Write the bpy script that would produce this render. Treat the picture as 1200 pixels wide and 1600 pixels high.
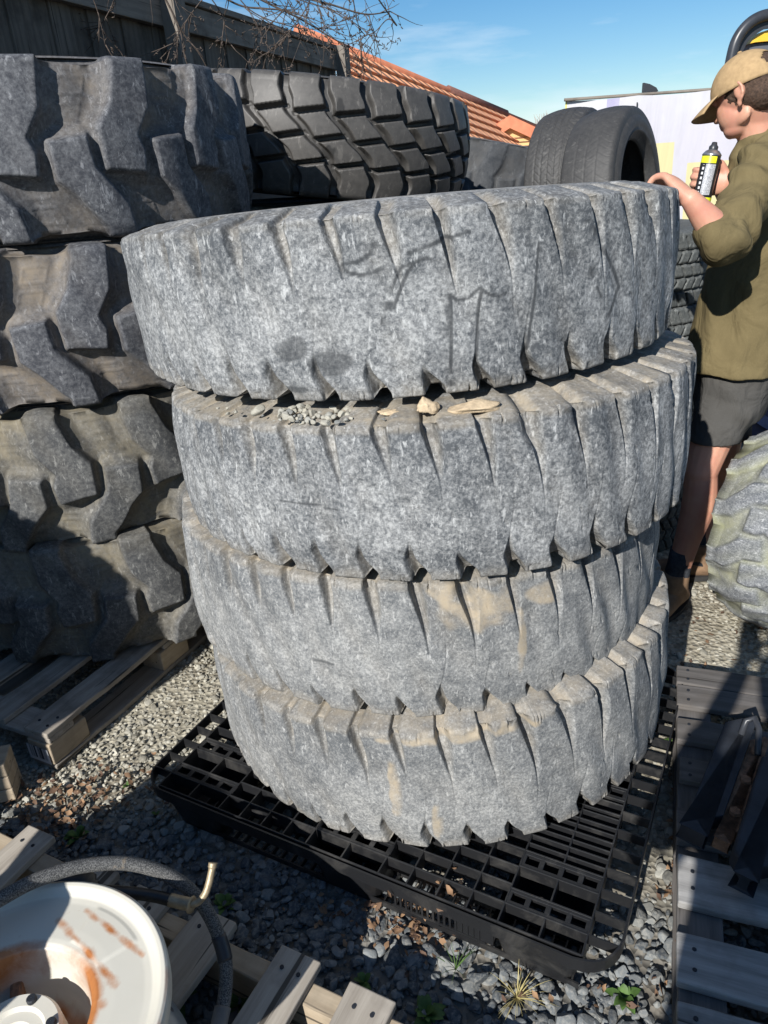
import bpy, math, random
import numpy as np
from mathutils import Vector, Matrix, noise as mnoise
R_ = math.radians
rng = np.random.default_rng(7)
random.seed(7)
sc = bpy.context.scene
for o in list(bpy.data.objects): bpy.data.objects.remove(o)

# ------------------------------------------------------------------ camera
CAM_H = 1.60; PITCH = R_(24.65); ROLL = R_(-4.1); FPX = 1150.0
cam = bpy.data.objects.new('camera', bpy.data.cameras.new('camera'))
sc.collection.objects.link(cam); sc.camera = cam
cam.data.sensor_fit = 'VERTICAL'; cam.data.sensor_height = 24.0
cam.data.lens = 24.0*FPX/1600.0
cam.data.clip_start = 0.02; cam.data.clip_end = 2000
fw = Vector((0, math.cos(PITCH), -math.sin(PITCH))); rt0 = Vector((1,0,0)); up0 = rt0.cross(fw)
rt = rt0*math.cos(ROLL)+up0*math.sin(ROLL); up = -rt0*math.sin(ROLL)+up0*math.cos(ROLL)
mw = Matrix((rt, up, -fw)).transposed().to_4x4(); mw.translation = (0,0,CAM_H)
cam.matrix_world = mw
def ray(px, py):
    return fw + rt*((px-600)/FPX) - up*((py-800)/FPX)
def W(px, py, y):           # measured point of the place at real depth y
    d = ray(px, py); return Vector((0,0,CAM_H)) + d*(y/d.y)
def G(px, py, z=0.0):       # measured point of the place at real height z
    d = ray(px, py); return Vector((0,0,CAM_H)) + d*((z-CAM_H)/d.z)

# ------------------------------------------------------------------ world, sun
SUN_EL = R_(31.6)
SX, SY = 0.5003, 0.8659                  # horizontal travel direction of the light
world = bpy.data.worlds.new('World'); sc.world = world; world.use_nodes = True
nt = world.node_tree; nt.nodes.clear()
out = nt.nodes.new('ShaderNodeOutputWorld'); bg = nt.nodes.new('ShaderNodeBackground')
sky = nt.nodes.new('ShaderNodeTexSky'); sky.sky_type = 'NISHITA'; sky.sun_disc = False
sky.sun_elevation = SUN_EL; sky.sun_rotation = math.atan2(-SX, -SY)
sky.air_density = 1.0; sky.dust_density = 0.1; sky.ozone_density = 3.5; sky.altitude = 0
tc = nt.nodes.new('ShaderNodeTexCoord')
mp = nt.nodes.new('ShaderNodeMapping'); mp.inputs['Scale'].default_value = (1.6, 1.6, 9.0); mp.inputs['Rotation'].default_value = (0.05, 0.08, 0.3)
nz = nt.nodes.new('ShaderNodeTexNoise'); nz.inputs['Scale'].default_value = 2.3; nz.inputs['Detail'].default_value = 7; nz.inputs['Roughness'].default_value = 0.55
rp = nt.nodes.new('ShaderNodeValToRGB'); rp.color_ramp.elements[0].position = 0.50; rp.color_ramp.elements[1].position = 0.74
rp.color_ramp.elements[0].color = (0,0,0,1); rp.color_ramp.elements[1].color = (0.55,0.55,0.55,1)
mix = nt.nodes.new('ShaderNodeMixRGB'); mix.inputs[2].default_value = (9.5, 10.3, 11.0, 1)
L = nt.links
L.new(tc.outputs['Generated'], mp.inputs[0]); L.new(mp.outputs[0], nz.inputs[0]); L.new(nz.outputs[0], rp.inputs[0])
L.new(rp.outputs[0], mix.inputs[0]); L.new(sky.outputs[0], mix.inputs[1])
hs = nt.nodes.new('ShaderNodeHueSaturation'); hs.inputs['Saturation'].default_value = 1.30
L.new(mix.outputs[0], hs.inputs['Color']); L.new(hs.outputs[0], bg.inputs[0]); bg.inputs[1].default_value = 0.072
L.new(bg.outputs[0], out.inputs[0])
sun = bpy.data.objects.new('sun', bpy.data.lights.new('sun', 'SUN')); sc.collection.objects.link(sun)
sun.data.energy = 5.0; sun.data.angle = R_(0.53); sun.data.color = (1.0, 0.965, 0.91)
sun.rotation_euler = Vector((SX*math.cos(SUN_EL), SY*math.cos(SUN_EL), -math.sin(SUN_EL))).to_track_quat('-Z', 'Y').to_euler()
sc.view_settings.view_transform = 'Standard'; sc.view_settings.look = 'None'
sc.view_settings.exposure = 0.5; sc.view_settings.gamma = 1.0
try: sc.cycles.max_bounces = 6
except Exception: pass

# ------------------------------------------------------------------ object helpers
def tag(o, label=None, cat=None, group=None, kind=None):
    if label: o['label'] = label
    if cat: o['category'] = cat
    if group: o['group'] = group
    if kind: o['kind'] = kind
    return o
def empty(name, loc, label, cat, group=None, rot=(0,0,0)):
    o = bpy.data.objects.new(name, None); sc.collection.objects.link(o)
    o.location = loc; o.rotation_euler = rot; o.empty_display_size = 0.1
    return tag(o, label, cat, group)
def mesh_np(name, V, F, smooth=True, attrs=None):
    """V (n,3), F (m,k) int array or list of lists"""
    me = bpy.data.meshes.new(name)
    V = np.asarray(V, dtype=np.float32)
    if isinstance(F, np.ndarray):
        m, k = F.shape
        me.vertices.add(len(V)); me.vertices.foreach_set('co', V.ravel())
        me.loops.add(m*k); me.loops.foreach_set('vertex_index', F.astype(np.int32).ravel())
        me.polygons.add(m); me.polygons.foreach_set('loop_start', np.arange(0, m*k, k, dtype=np.int32))
        me.update(calc_edges=True)
    else:
        me.from_pydata([tuple(map(float, v)) for v in V], [], [tuple(int(i) for i in f) for f in F]); me.update()
    me.polygons.foreach_set('use_smooth', np.full(len(me.polygons), smooth)); 
    if attrs:
        for k2, a in attrs.items():
            at = me.attributes.new(k2, 'FLOAT', 'POINT'); at.data.foreach_set('value', np.asarray(a, dtype=np.float32).ravel())
    me.update()
    return me
def obj(name, me, mat, parent=None):
    if mat and not me.materials: me.materials.append(mat)
    o = bpy.data.objects.new(name, me); sc.collection.objects.link(o)
    if parent: o.parent = parent
    return o
class MB:
    def __init__(s): s.v = []; s.f = []; s.n = 0
    def add(s, V, F):
        V = np.asarray(V, float); s.v.append(V)
        s.f += [[i+s.n for i in f] for f in F]; s.n += len(V); return s
    def box(s, c, d, rot=None, taper=None):
        x, y, z = np.array(d)/2
        V = np.array([[sx*x, sy*y, sz*z] for sz in (-1,1) for sx, sy in ((-1,-1),(1,-1),(1,1),(-1,1))], float)
        if taper is not None: V[4:, :2] *= taper
        if rot is not None: V = V @ np.array(rot).T
        V = V + np.array(c)
        return s.add(V, [[3,2,1,0],[4,5,6,7],[0,1,5,4],[1,2,6,5],[2,3,7,6],[3,0,4,7]])
    def tube(s, pts, r, n=8, cap=True):
        pts = [Vector(p) for p in pts]; m = len(pts)
        rr = r if hasattr(r, '__len__') else [r]*m
        V = []; F = []; prev = None
        for i, p in enumerate(pts):
            t = (pts[min(i+1, m-1)]-pts[max(i-1, 0)]).normalized()
            a = prev if prev is not None else (Vector((0,0,1)) if abs(t.z) < .9 else Vector((1,0,0)))
            a = (a - t*a.dot(t)).normalized(); b = t.cross(a); prev = a
            for k in range(n):
                w = 2*math.pi*k/n; V.append(p + a*(math.cos(w)*rr[i]) + b*(math.sin(w)*rr[i]))
        for i in range(m-1):
            for k in range(n):
                F.append([i*n+k, i*n+(k+1)%n, (i+1)*n+(k+1)%n, (i+1)*n+k])
        if cap: F.append(list(range(n))[::-1]); F.append([(m-1)*n+k for k in range(n)])
        return s.add([tuple(v) for v in V], F)
    def lathe(s, prof, n=32, c=(0,0,0), M=None, closed=False):
        V = []; F = []; m = len(prof)
        for (r, z) in prof:
            for k in range(n):
                w = 2*math.pi*k/n; V.append((r*math.cos(w), r*math.sin(w), z))
        for i in range(m-1 if not closed else m):
            for k in range(n):
                j = (i+1) % m
                F.append([i*n+k, i*n+(k+1)%n, j*n+(k+1)%n, j*n+k])
        V = np.array(V)
        if M is not None: V = V @ np.array(M).T
        return s.add(V+np.array(c), F)
    def ell(s, c, r, M=None, nu=24, nv=14):
        V = []; F = []
        for i in range(nv+1):
            ph = math.pi*(i/nv) ; ph = min(max(ph, 0.02), math.pi-0.02)
            for k in range(nu):
                w = 2*math.pi*k/nu; V.append((r[0]*math.sin(ph)*math.cos(w), r[1]*math.sin(ph)*math.sin(w), -r[2]*math.cos(ph)))
        for i in range(nv):
            for k in range(nu): F.append([i*nu+k, i*nu+(k+1)%nu, (i+1)*nu+(k+1)%nu, (i+1)*nu+k])
        F.append(list(range(nu))[::-1]); F.append([nv*nu+k for k in range(nu)])
        V = np.array(V)
        if M is not None: V = V @ np.array(M).T
        return s.add(V+np.array(c), F)
    def loft(s, secs, n=24):
        """secs: (center, side vec*a, other vec*b) rings"""
        V = []; F = []; m = len(secs)
        for c, a, b in secs:
            c, a, b = Vector(c), Vector(a), Vector(b)
            for k in range(n):
                w = 2*math.pi*k/n; V.append(tuple(c + a*math.cos(w) + b*math.sin(w)))
        for i in range(m-1):
            for k in range(n): F.append([i*n+k, i*n+(k+1)%n, (i+1)*n+(k+1)%n, (i+1)*n+k])
        F.append(list(range(n))[::-1]); F.append([(m-1)*n+k for k in range(n)])
        return s.add(V, F)
    def mesh(s, name, smooth=False): return mesh_np(name, np.concatenate(s.v), s.f, smooth)
    def build(s, name, mat, parent=None, smooth=False, bevel=0.0, seg=2):
        o = obj(name, s.mesh(name, smooth), mat, parent)
        if bevel:
            b = o.modifiers.new('bevel', 'BEVEL'); b.width = bevel; b.segments = seg; b.limit_method = 'ANGLE'; b.angle_limit = R_(35)
        return o
def auto_smooth(o, ang=35):
    me = o.data
    try:
        me.polygons.foreach_set('use_smooth', np.full(len(me.polygons), True)); me.set_sharp_from_angle(angle=R_(ang))
    except Exception: pass

# ------------------------------------------------------------------ materials
def new_mat(name):
    m = bpy.data.materials.new(name); m.use_nodes = True; n = m.node_tree
    b = n.nodes['Principled BSDF']; return m, n, b
class NB:
    def __init__(s, n): s.n = n
    def node(s, t, **k):
        x = s.n.nodes.new(t)
        for a, v in k.items(): setattr(x, a, v)
        return x
    def link(s, a, b): s.n.links.new(a, b)
    def coord(s, kind='Object', scale=(1,1,1), rnd=False, rot=(0,0,0)):
        t = s.node('ShaderNodeTexCoord'); m = s.node('ShaderNodeMapping'); m.inputs['Scale'].default_value = scale; m.inputs['Rotation'].default_value = rot
        s.link(t.outputs[kind], m.inputs[0])
        if rnd:
            oi = s.node('ShaderNodeObjectInfo'); mu = s.node('ShaderNodeVectorMath', operation='SCALE'); mu.inputs[0].default_value = (37, 91, 53)
            s.link(oi.outputs['Random'], mu.inputs['Scale']); s.link(mu.outputs[0], m.inputs['Location'])
        return m.outputs[0]
    def noise(s, vec, scale, detail=5, rough=0.55, dist=0.0):
        x = s.node('ShaderNodeTexNoise'); x.inputs['Scale'].default_value = scale; x.inputs['Detail'].default_value = detail
        x.inputs['Roughness'].default_value = rough; x.inputs['Distortion'].default_value = dist; s.link(vec, x.inputs['Vector']); return x.outputs['Fac']
    def vor(s, vec, scale, feature='F1', out='Distance'):
        x = s.node('ShaderNodeTexVoronoi', feature=feature); x.inputs['Scale'].default_value = scale; s.link(vec, x.inputs['Vector']); return x.outputs[out]
    def ramp(s, fac, stops):
        x = s.node('ShaderNodeValToRGB'); e = x.color_ramp.elements
        while len(e) < len(stops): e.new(0.5)
        for i, (p, c) in enumerate(stops):
            e[i].position = p; e[i].color = (c, c, c, 1) if not hasattr(c, '__len__') else (*c, 1)
        s.link(fac, x.inputs[0]); return x.outputs[0]
    def mix(s, fac, a, b, mode='MIX'):
        x = s.node('ShaderNodeMixRGB', blend_type=mode)
        for i, v in ((0, fac), (1, a), (2, b)):
            if hasattr(v, 'links'): s.link(v, x.inputs[i])
            elif hasattr(v, '__len__'): x.inputs[i].default_value = (*v, 1)
            else: x.inputs[i].default_value = v if i == 0 else (v, v, v, 1)
        return x.outputs[0]
    def math(s, op, a, b=0.0, clamp=False):
        x = s.node('ShaderNodeMath', operation=op); x.use_clamp = clamp
        for i, v in ((0, a), (1, b)):
            if hasattr(v, 'links'): s.link(v, x.inputs[i])
            else: x.inputs[i].default_value = v
        return x.outputs[0]
    def attr(s, name):
        x = s.node('ShaderNodeAttribute'); x.attribute_name = name; return x.outputs['Fac']
    def attrc(s, name):
        x = s.node('ShaderNodeAttribute'); x.attribute_name = name; return x.outputs['Color']
    def bump(s, h, bsdf, strength=0.3, dist=0.002, prev=None):
        x = s.node('ShaderNodeBump'); x.inputs['Strength'].default_value = strength; x.inputs['Distance'].default_value = dist
        s.link(h, x.inputs['Height'])
        if prev is not None: s.link(prev, x.inputs['Normal'])
        if bsdf is not None: s.link(x.outputs[0], bsdf.inputs['Normal'])
        return x.outputs[0]

def rubber(name, dark, pale, amt=(0.42, 0.62), scale=55, dust_and_groove=(0.33,0.28,0.21), rough=0.75, big=2.5, bumpS=0.5, moss=None, bd=0.0016):
    m, n, b = new_mat(name); q = NB(n); v = q.coord('Object', rnd=True)
    n1 = q.noise(v, scale*2.1, 8, 0.76, 0.25)
    n2 = q.noise(v, scale*0.42, 5, 0.62, 0.3)
    n3 = q.noise(v, big, 4, 0.55)
    f = q.math('ADD', q.math('MULTIPLY', n1, 0.62), q.math('ADD', q.math('ADD', q.math('MULTIPLY', n2, 0.24), q.math('MULTIPLY', q.attr('chalk'), 0.05)), q.math('MULTIPLY', n3, 0.14)))
    fac = q.ramp(f, [(amt[0], 0.0), (amt[0]*0.45+amt[1]*0.55, 0.45), (amt[1], 1.0)])
    # scratchy light flecks
    vs = q.coord('Object', scale=(1,1,0.35), rnd=True)
    fl = q.ramp(q.noise(vs, scale*1.7, 6, 0.72, 0.4), [(0.58, 0.0), (0.64, 1.0)])
    c = q.mix(fac, dark, pale)
    c = q.mix(q.math('MULTIPLY', fl, 0.6), c, tuple(min(1, x*1.35) for x in pale))
    dk = q.ramp(q.noise(v, scale*0.5, 3, 0.5, 0.5), [(0.30, 1.0), (0.40, 0.0)])
    c = q.mix(q.math('MULTIPLY', dk, 0.35), c, tuple(x*0.8 for x in dark))
    # wear marks, dust and groove tone
    du = q.attr('dust_and_groove'); dn = q.noise(v, 24, 6, 0.65)
    df = q.math('MULTIPLY', du, q.ramp(dn, [(0.30, 0.25), (0.62, 1.0)]), clamp=True)
    c = q.mix(df, c, dust_and_groove)
    if moss:
        mo = q.math('MULTIPLY', q.attr('dust_and_groove'), q.ramp(q.noise(v, 5, 5, 0.6), [(0.42, 0.0), (0.6, 0.85)]), clamp=True)
        c = q.mix(mo, c, moss)
    sc1 = q.ramp(q.noise(q.coord('Object', scale=(1,1,14), rnd=True), scale*0.16, 6, 0.7, 0.3), [(0.60, 0.0), (0.70, 1.0)])
    c = q.mix(q.math('MULTIPLY', q.math('MULTIPLY', sc1, q.ramp(n3, [(0.45, 0.0), (0.6, 0.7)])), 0.7), c, tuple(x*0.75 for x in dark))
    mk = q.attr('mark')
    c = q.mix(q.math('MULTIPLY', mk, 0.9), c, tuple(x*0.50 for x in dark))
    q.link(c, b.inputs['Base Color']); b.inputs['Roughness'].default_value = rough; b.inputs['Specular IOR Level'].default_value = 0.35
    hb = q.math('ADD', q.math('MULTIPLY', n1, 0.6), q.math('MULTIPLY', q.noise(v, scale*3.5, 4, 0.6), 0.4))
    p1 = q.bump(hb, None, bumpS, bd)
    cr = q.vor(v, 17, 'DISTANCE_TO_EDGE'); crm = q.ramp(cr, [(0.0, 0.0), (0.02, 1.0)])
    q.bump(q.mix(q.ramp(n3, [(0.5, 0.0), (0.62, 1.0)]), 1.0, crm), b, 0.25, 0.0015, p1)
    return m
M = {}
M['crane'] = rubber('dusty_grey_rubber', (0.068,0.075,0.083), (0.375,0.383,0.383), (0.43, 0.61), 62, dust_and_groove=(0.34,0.29,0.215))
M['crane2'] = rubber('dusty_grey_rubber_b', (0.094,0.101,0.108), (0.355,0.358,0.350), (0.42, 0.62), 75, dust_and_groove=(0.37,0.31,0.225))
M['loader'] = rubber('loader_rubber', (0.040,0.043,0.052), (0.20,0.205,0.215), (0.44, 0.66), 38, dust_and_groove=(0.20,0.165,0.125))
M['loader_y'] = rubber('loader_rubber_b', (0.050,0.052,0.055), (0.21,0.21,0.20), (0.44, 0.66), 38, dust_and_groove=(0.20,0.172,0.118))
M['block'] = rubber('block_rubber', (0.048,0.046,0.044), (0.115,0.108,0.100), (0.35, 0.72), 20, dust_and_groove=(0.028,0.027,0.026), bumpS=0.3, rough=0.5)  # groove colour set darker than the rubber
M['darkr'] = rubber('dark_rubber', (0.028,0.032,0.038), (0.12,0.125,0.13), (0.42, 0.75), 12, dust_and_groove=(0.06,0.06,0.06))
M['car'] = rubber('car_rubber', (0.030,0.030,0.031), (0.075,0.073,0.07), (0.35, 0.72), 30, dust_and_groove=(0.02,0.02,0.02), bumpS=0.25, rough=0.6)  # grooves coloured near black, below the tread tone
M['truck'] = rubber('truck_rubber', (0.055,0.062,0.062), (0.18,0.19,0.19), (0.40, 0.68), 45, dust_and_groove=(0.04,0.042,0.042))  # grooves coloured a little darker than the tread
M['mossy'] = rubber('mossy_rubber', (0.085,0.095,0.11), (0.40,0.41,0.42), (0.42, 0.64), 85, dust_and_groove=(0.33,0.33,0.22), moss=(0.22,0.23,0.11))
def simple(name, col, rough=0.6, metal=0.0, nscale=20, var=0.25, bump=0.15, bd=0.002, spec=0.4):
    m, n, b = new_mat(name); q = NB(n); v = q.coord('Object', rnd=True)
    f = q.noise(v, nscale, 6, 0.6)
    c = q.mix(q.ramp(f, [(0.3, 0.0), (0.7, 1.0)]), tuple(x*(1-var) for x in col), tuple(min(1, x*(1+var)) for x in col))
    q.link(c, b.inputs['Base Color']); b.inputs['Roughness'].default_value = rough; b.inputs['Metallic'].default_value = metal
    b.inputs['Specular IOR Level'].default_value = spec
    if bump: q.bump(q.noise(v, nscale*4, 4, 0.6), b, bump, bd)
    return m
def wood(name, a, b_, grain=1.0, dirt=(0.10,0.085,0.07)):
    m, n, b = new_mat(name); q = NB(n)
    v = q.coord('Object', scale=(1.0, 13, 13), rnd=True); v2 = q.coord('Object', rnd=True)
    wv = q.node('ShaderNodeTexWave', wave_type='BANDS', bands_direction='Y'); wv.inputs['Scale'].default_value = 0.55
    wv.inputs['Distortion'].default_value = 9.0; wv.inputs['Detail'].default_value = 4; wv.inputs['Detail Scale'].default_value = 0.6; q.link(v, wv.inputs[0])
    g = q.noise(v, 7, 8, 0.7, 0.4); g2 = q.noise(v2, 6, 5, 0.6)
    f = q.math('ADD', q.math('MULTIPLY', wv.outputs['Fac'], 0.14), q.math('ADD', q.math('MULTIPLY', g, 0.5), q.math('MULTIPLY', q.noise(q.coord('Object', scale=(2.5,55,55), rnd=True), 3, 5, 0.65), 0.36)))
    c = q.mix(q.ramp(f, [(0.25, 0.0), (0.75, 1.0)]), a, b_)
    c = q.mix(q.ramp(g2, [(0.50, 0.0), (0.72, 0.75)]), c, dirt)
    oi = q.node('ShaderNodeObjectInfo'); c = q.mix(q.math('MULTIPLY', oi.outputs['Random'], 0.35), c, tuple(x*0.6 for x in a))
    ck = q.ramp(q.noise(q.coord('Object', scale=(0.8, 26, 26), rnd=True), 2.2, 3, 0.5), [(0.30, 1.0), (0.35, 0.0)])
    c = q.mix(q.math('MULTIPLY', ck, 0.8), c, (0.03,0.026,0.022))
    q.link(c, b.inputs['Base Color']); b.inputs['Roughness'].default_value = 0.85; b.inputs['Specular IOR Level'].default_value = 0.2
    q.bump(q.math('SUBTRACT', f, ck), b, 0.35*grain, 0.0015)
    return m
M['wood'] = wood('weathered_pallet_wood', (0.25,0.22,0.185), (0.52,0.475,0.41))
M['wood_pale'] = wood('pale_pallet_wood', (0.34,0.27,0.19), (0.56,0.47,0.35), dirt=(0.2,0.17,0.13))
M['wood_dark'] = wood('worn_pallet_wood_shaded', (0.075,0.071,0.068), (0.20,0.185,0.175))  # worn wood, colour lowered further to deepen the shade on the right pallet
M['wood_flaky'] = wood('flaky_whitened_pallet_wood', (0.16,0.155,0.15), (0.50,0.49,0.47), dirt=(0.12,0.11,0.10))
M['fence'] = wood('fence_wood', (0.085,0.075,0.066), (0.20,0.18,0.155), dirt=(0.03,0.028,0.026))
M['fence_rail'] = wood('fence_rail_wood', (0.16,0.14,0.12), (0.30,0.27,0.235), dirt=(0.08,0.07,0.06))
# black plastic, scuffed
m, n, b = new_mat('black_plastic'); q = NB(n); v = q.coord('Object')
q.link(q.mix(q.ramp(q.noise(v, 9, 7, 0.7, 0.6), [(0.5, 0.0), (0.75, 1.0)]), (0.012,0.0125,0.014), (0.055,0.053,0.05)), b.inputs['Base Color'])
b.inputs['Roughness'].default_value = 0.42; q.bump(q.noise(v, 60, 5, 0.6), b, 0.35, 0.0015); M['plastic'] = m
M['steel_dark'] = simple('blued_steel', (0.022,0.026,0.034), 0.6, 0.2, 14, 0.4, 0.3)
M['rust'] = simple('rusty_steel', (0.22,0.115,0.065), 0.85, 0.0, 40, 0.5, 0.6, 0.004)
M['brass'] = simple('dirty_fitting_metal', (0.36,0.29,0.19), 0.5, 0.5, 50, 0.3, 0.3)
M['black_paint'] = simple('black_painted_steel', (0.035,0.038,0.045), 0.35, 0.0, 8, 0.2, 0.05)
M['yellow_paint'] = simple('yellow_painted_steel', (0.75,0.45,0.05), 0.4, 0.0, 8, 0.1, 0.05)
M['grey_pad'] = simple('grey_padding', (0.085,0.095,0.115), 0.6, 0.0, 10, 0.15, 0.1)
M['cap'] = simple('tan_canvas', (0.36,0.25,0.135), 0.9, 0.0, 60, 0.16, 0.5, 0.001, 0.1)
M['sock'] = simple('ribbed_grey_sock', (0.05,0.055,0.065), 0.95, 0.0, 80, 0.3, 0.5, 0.001, 0.1)
M['boot'] = simple('worn_tan_boot_leather', (0.22,0.14,0.085), 0.75, 0.0, 25, 0.3, 0.4)
M['sole'] = simple('black_boot_sole', (0.03,0.03,0.03), 0.8)
M['bark'] = simple('twig_bark', (0.085,0.066,0.055), 0.9, 0.0, 70, 0.5, 0.4)
M['green'] = simple('weed_leaf', (0.065,0.125,0.028), 0.6, 0.0, 40, 0.35, 0.1)
M['straw'] = simple('dry_grass', (0.42,0.36,0.16), 0.8, 0.0, 40, 0.3, 0.1)
M['hair'] = simple('short_brown_hair', (0.075,0.045,0.03), 0.6, 0.0, 160, 0.6, 1.0, 0.003)
M['mud'] = simple('dried_mud', (0.46,0.36,0.24), 0.95, 0.0, 45, 0.3, 0.6, 0.004)
M['phone'] = simple('dark_phone', (0.03,0.03,0.035), 0.3)
M['jeans'] = simple('dark_blue_cloth', (0.06,0.08,0.13), 0.9, 0.0, 60, 0.2, 0.3)
# skin
m, n, b = new_mat('skin'); q = NB(n); v = q.coord('Object')
c = q.mix(q.ramp(q.noise(v, 14, 5, 0.6), [(0.35, 0.0), (0.7, 1.0)]), (0.56,0.30,0.205), (0.50,0.225,0.16))
q.link(c, b.inputs['Base Color']); b.inputs['Roughness'].default_value = 0.5
b.inputs['Subsurface Weight'].default_value = 0.12; b.inputs['Subsurface Radius'].default_value = (0.01,0.004,0.002); b.inputs['Subsurface Scale'].default_value = 0.5
q.bump(q.noise(v, 220, 4, 0.6), b, 0.15, 0.001); M['skin'] = m
# cloth
def cloth(name, col, wr=7, bs=0.6):
    m, n, b = new_mat(name); q = NB(n); v = q.coord('Object', scale=(1,1,0.6))
    c = q.mix(q.ramp(q.noise(v, 9, 6, 0.6), [(0.35, 0.0), (0.7, 1.0)]), tuple(x*0.88 for x in col), tuple(x*1.12 for x in col))
    c = q.mix(q.ramp(q.noise(v, 400, 2, 0.5), [(0.5, 0.0), (0.8, 0.3)]), c, tuple(x*1.5 for x in col))
    q.link(c, b.inputs['Base Color']); b.inputs['Roughness'].default_value = 0.95; b.inputs['Specular IOR Level'].default_value = 0.1
    b.inputs['Sheen Weight'].default_value = 0.0
    p = q.bump(q.noise(v, wr, 3, 0.5, 0.8), None, bs, 0.02)
    q.bump(q.noise(v, 350, 3, 0.6), b, 0.35, 0.001, p); return m
M['shirt'] = cloth('olive_fleece', (0.138,0.110,0.056), 12, 0.9); M['shorts'] = cloth('charcoal_work_shorts', (0.070,0.068,0.064), 14, 0.9)

# ------------------------------------------------------------------ ground + gravel
def vnoise(P, sc_, seed=0):
    out = np.empty(len(P))
    for i, p in enumerate(P): out[i] = mnoise.noise(Vector((p[0]*sc_+seed, p[1]*sc_, seed*0.7)))
    return out
def zone_tan(x, y):
    # dusty crushed stone on the left strip and right path, bluish pebbles in front
    e = x*SY - y*SX
    a = np.clip((y-1.42+0.25*(x+0.6))/0.16, 0, 1) * (x < 0.2)
    b2 = np.clip((x-0.28-(y-0.9)*0.36)/0.12, 0, 1)*np.clip((y-1.05)/0.4, 0, 1)
    return np.clip(np.maximum(a, b2), 0, 1)
m, n, b = new_mat('gravel_ground'); q = NB(n); v = q.coord('Object')
vo = q.node('ShaderNodeTexVoronoi'); vo.inputs['Scale'].default_value = 60; q.link(v, vo.inputs['Vector'])
zone = q.ramp(q.noise(v, 1.1, 3, 0.5), [(0.4, 0.0), (0.6, 1.0)])
sepx = q.node('ShaderNodeSeparateColor'); q.link(vo.outputs['Color'], sepx.inputs[0])
c = q.mix(q.attr('tan'), q.mix(sepx.outputs[0], (0.10,0.098,0.09), (0.20,0.19,0.17)), q.mix(sepx.outputs[0], (0.24,0.22,0.17), (0.44,0.41,0.33)))
c = q.mix(q.ramp(q.noise(v, 5, 6, 0.65), [(0.45, 0.0), (0.7, 0.8)]), c, (0.17,0.145,0.11))
q.link(c, b.inputs['Base Color']); b.inputs['Roughness'].default_value = 0.95; b.inputs['Specular IOR Level'].default_value = 0.1
q.bump(vo.outputs['Distance'], b, 0.8, 0.01); M['ground'] = m
xs = np.concatenate([[-600,-100,-20,-6], np.linspace(-3,4,120), [7,20,100,600]]); ys = np.concatenate([[-600,-60,-8,-2], np.linspace(0,6,110), [9,20,60,200,900]])
X, Y = np.meshgrid(xs, ys); P = np.c_[X.ravel(), Y.ravel()]
Z = -0.012 + 0.010*vnoise(P, 3.1, 2)
nx, ny = len(xs), len(ys)
I = (np.arange(ny-1)[:,None]*nx + np.arange(nx-1)[None,:]).ravel()
F = np.c_[I, I+1, I+1+nx, I+nx]
tag(obj('ground', mesh_np('ground', np.c_[P, Z+0.005*zone_tan(P[:,0],P[:,1])*(np.abs(P[:,0])<2.5)], F, True, {'tan': zone_tan(P[:,0],P[:,1])}), M['ground']), kind='structure')

def ico(sub):
    import bmesh
    bm = bmesh.new(); bmesh.ops.create_icosphere(bm, subdivisions=sub, radius=1.0)
    V = np.array([v.co[:] for v in bm.verts]); F = np.array([[v.index for v in f.verts] for f in bm.faces]); bm.free(); return V, F
def stone_protos(sub, cnt, rough, planes):
    V0, F = ico(sub); outp = []
    r = np.random.default_rng(sub*10+cnt)
    for k in range(cnt):
        V = V0.copy()
        for _ in range(planes):
            nrm = r.normal(size=3); nrm /= np.linalg.norm(nrm); d = r.uniform(0.5, 0.85)
            s = V@nrm; V -= np.outer(np.maximum(s-d, 0)*0.92, nrm)
        for _ in range(3):
            w = r.normal(size=3)*2.2; V *= (1+rough*np.sin(V@w+r.uniform(0,6)))[:,None]
        V *= np.array([1, r.uniform(0.65,0.95), r.uniform(0.42,0.7)])
        outp.append(V)
    return outp, F
def scatter_stones(name, pts, sizes, protos, F, mat, zoff=0.0, cols=None, smooth=False, parent=None):
    nst = len(pts); nv = len(protos[0]); r = np.random.default_rng(len(pts))
    V = np.empty((nst, nv, 3), np.float32); idx = r.integers(0, len(protos), nst)
    A = r.uniform(0, 2*np.pi, nst); T1 = r.normal(0, 0.30, nst); T2 = r.normal(0, 0.30, nst)
    for i in range(nst):
        v = protos[idx[i]]*sizes[i]
        ca, sa = math.cos(A[i]), math.sin(A[i]); c1, s1 = math.cos(T1[i]), math.sin(T1[i]); c2, s2 = math.cos(T2[i]), math.sin(T2[i])
        Rm = np.array([[ca,-sa,0],[sa,ca,0],[0,0,1]]) @ np.array([[1,0,0],[0,c1,-s1],[0,s1,c1]]) @ np.array([[c2,0,s2],[0,1,0],[-s2,0,c2]])
        V[i] = v@Rm.T + pts[i]
    FF = (F[None]+ (np.arange(nst)*nv)[:,None,None]).reshape(-1, 3)
    tone = np.repeat(r.uniform(0,1,nst), nv) if cols is None else np.repeat(cols[0], nv)
    tan = np.zeros(nst*nv) if cols is None else np.repeat(cols[1], nv)
    return obj(name, mesh_np(name, V.reshape(-1,3), FF, smooth, {'tone': tone, 'tan': tan}), mat, parent)
m, n, b = new_mat('stone'); q = NB(n); v = q.coord('Object')
t1, t2 = q.attr('tone'), q.attr('tan')
grey = q.mix(t1, (0.060,0.070,0.080), (0.19,0.205,0.21)); tan = q.mix(t1, (0.17,0.16,0.13), (0.46,0.44,0.37))
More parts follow.
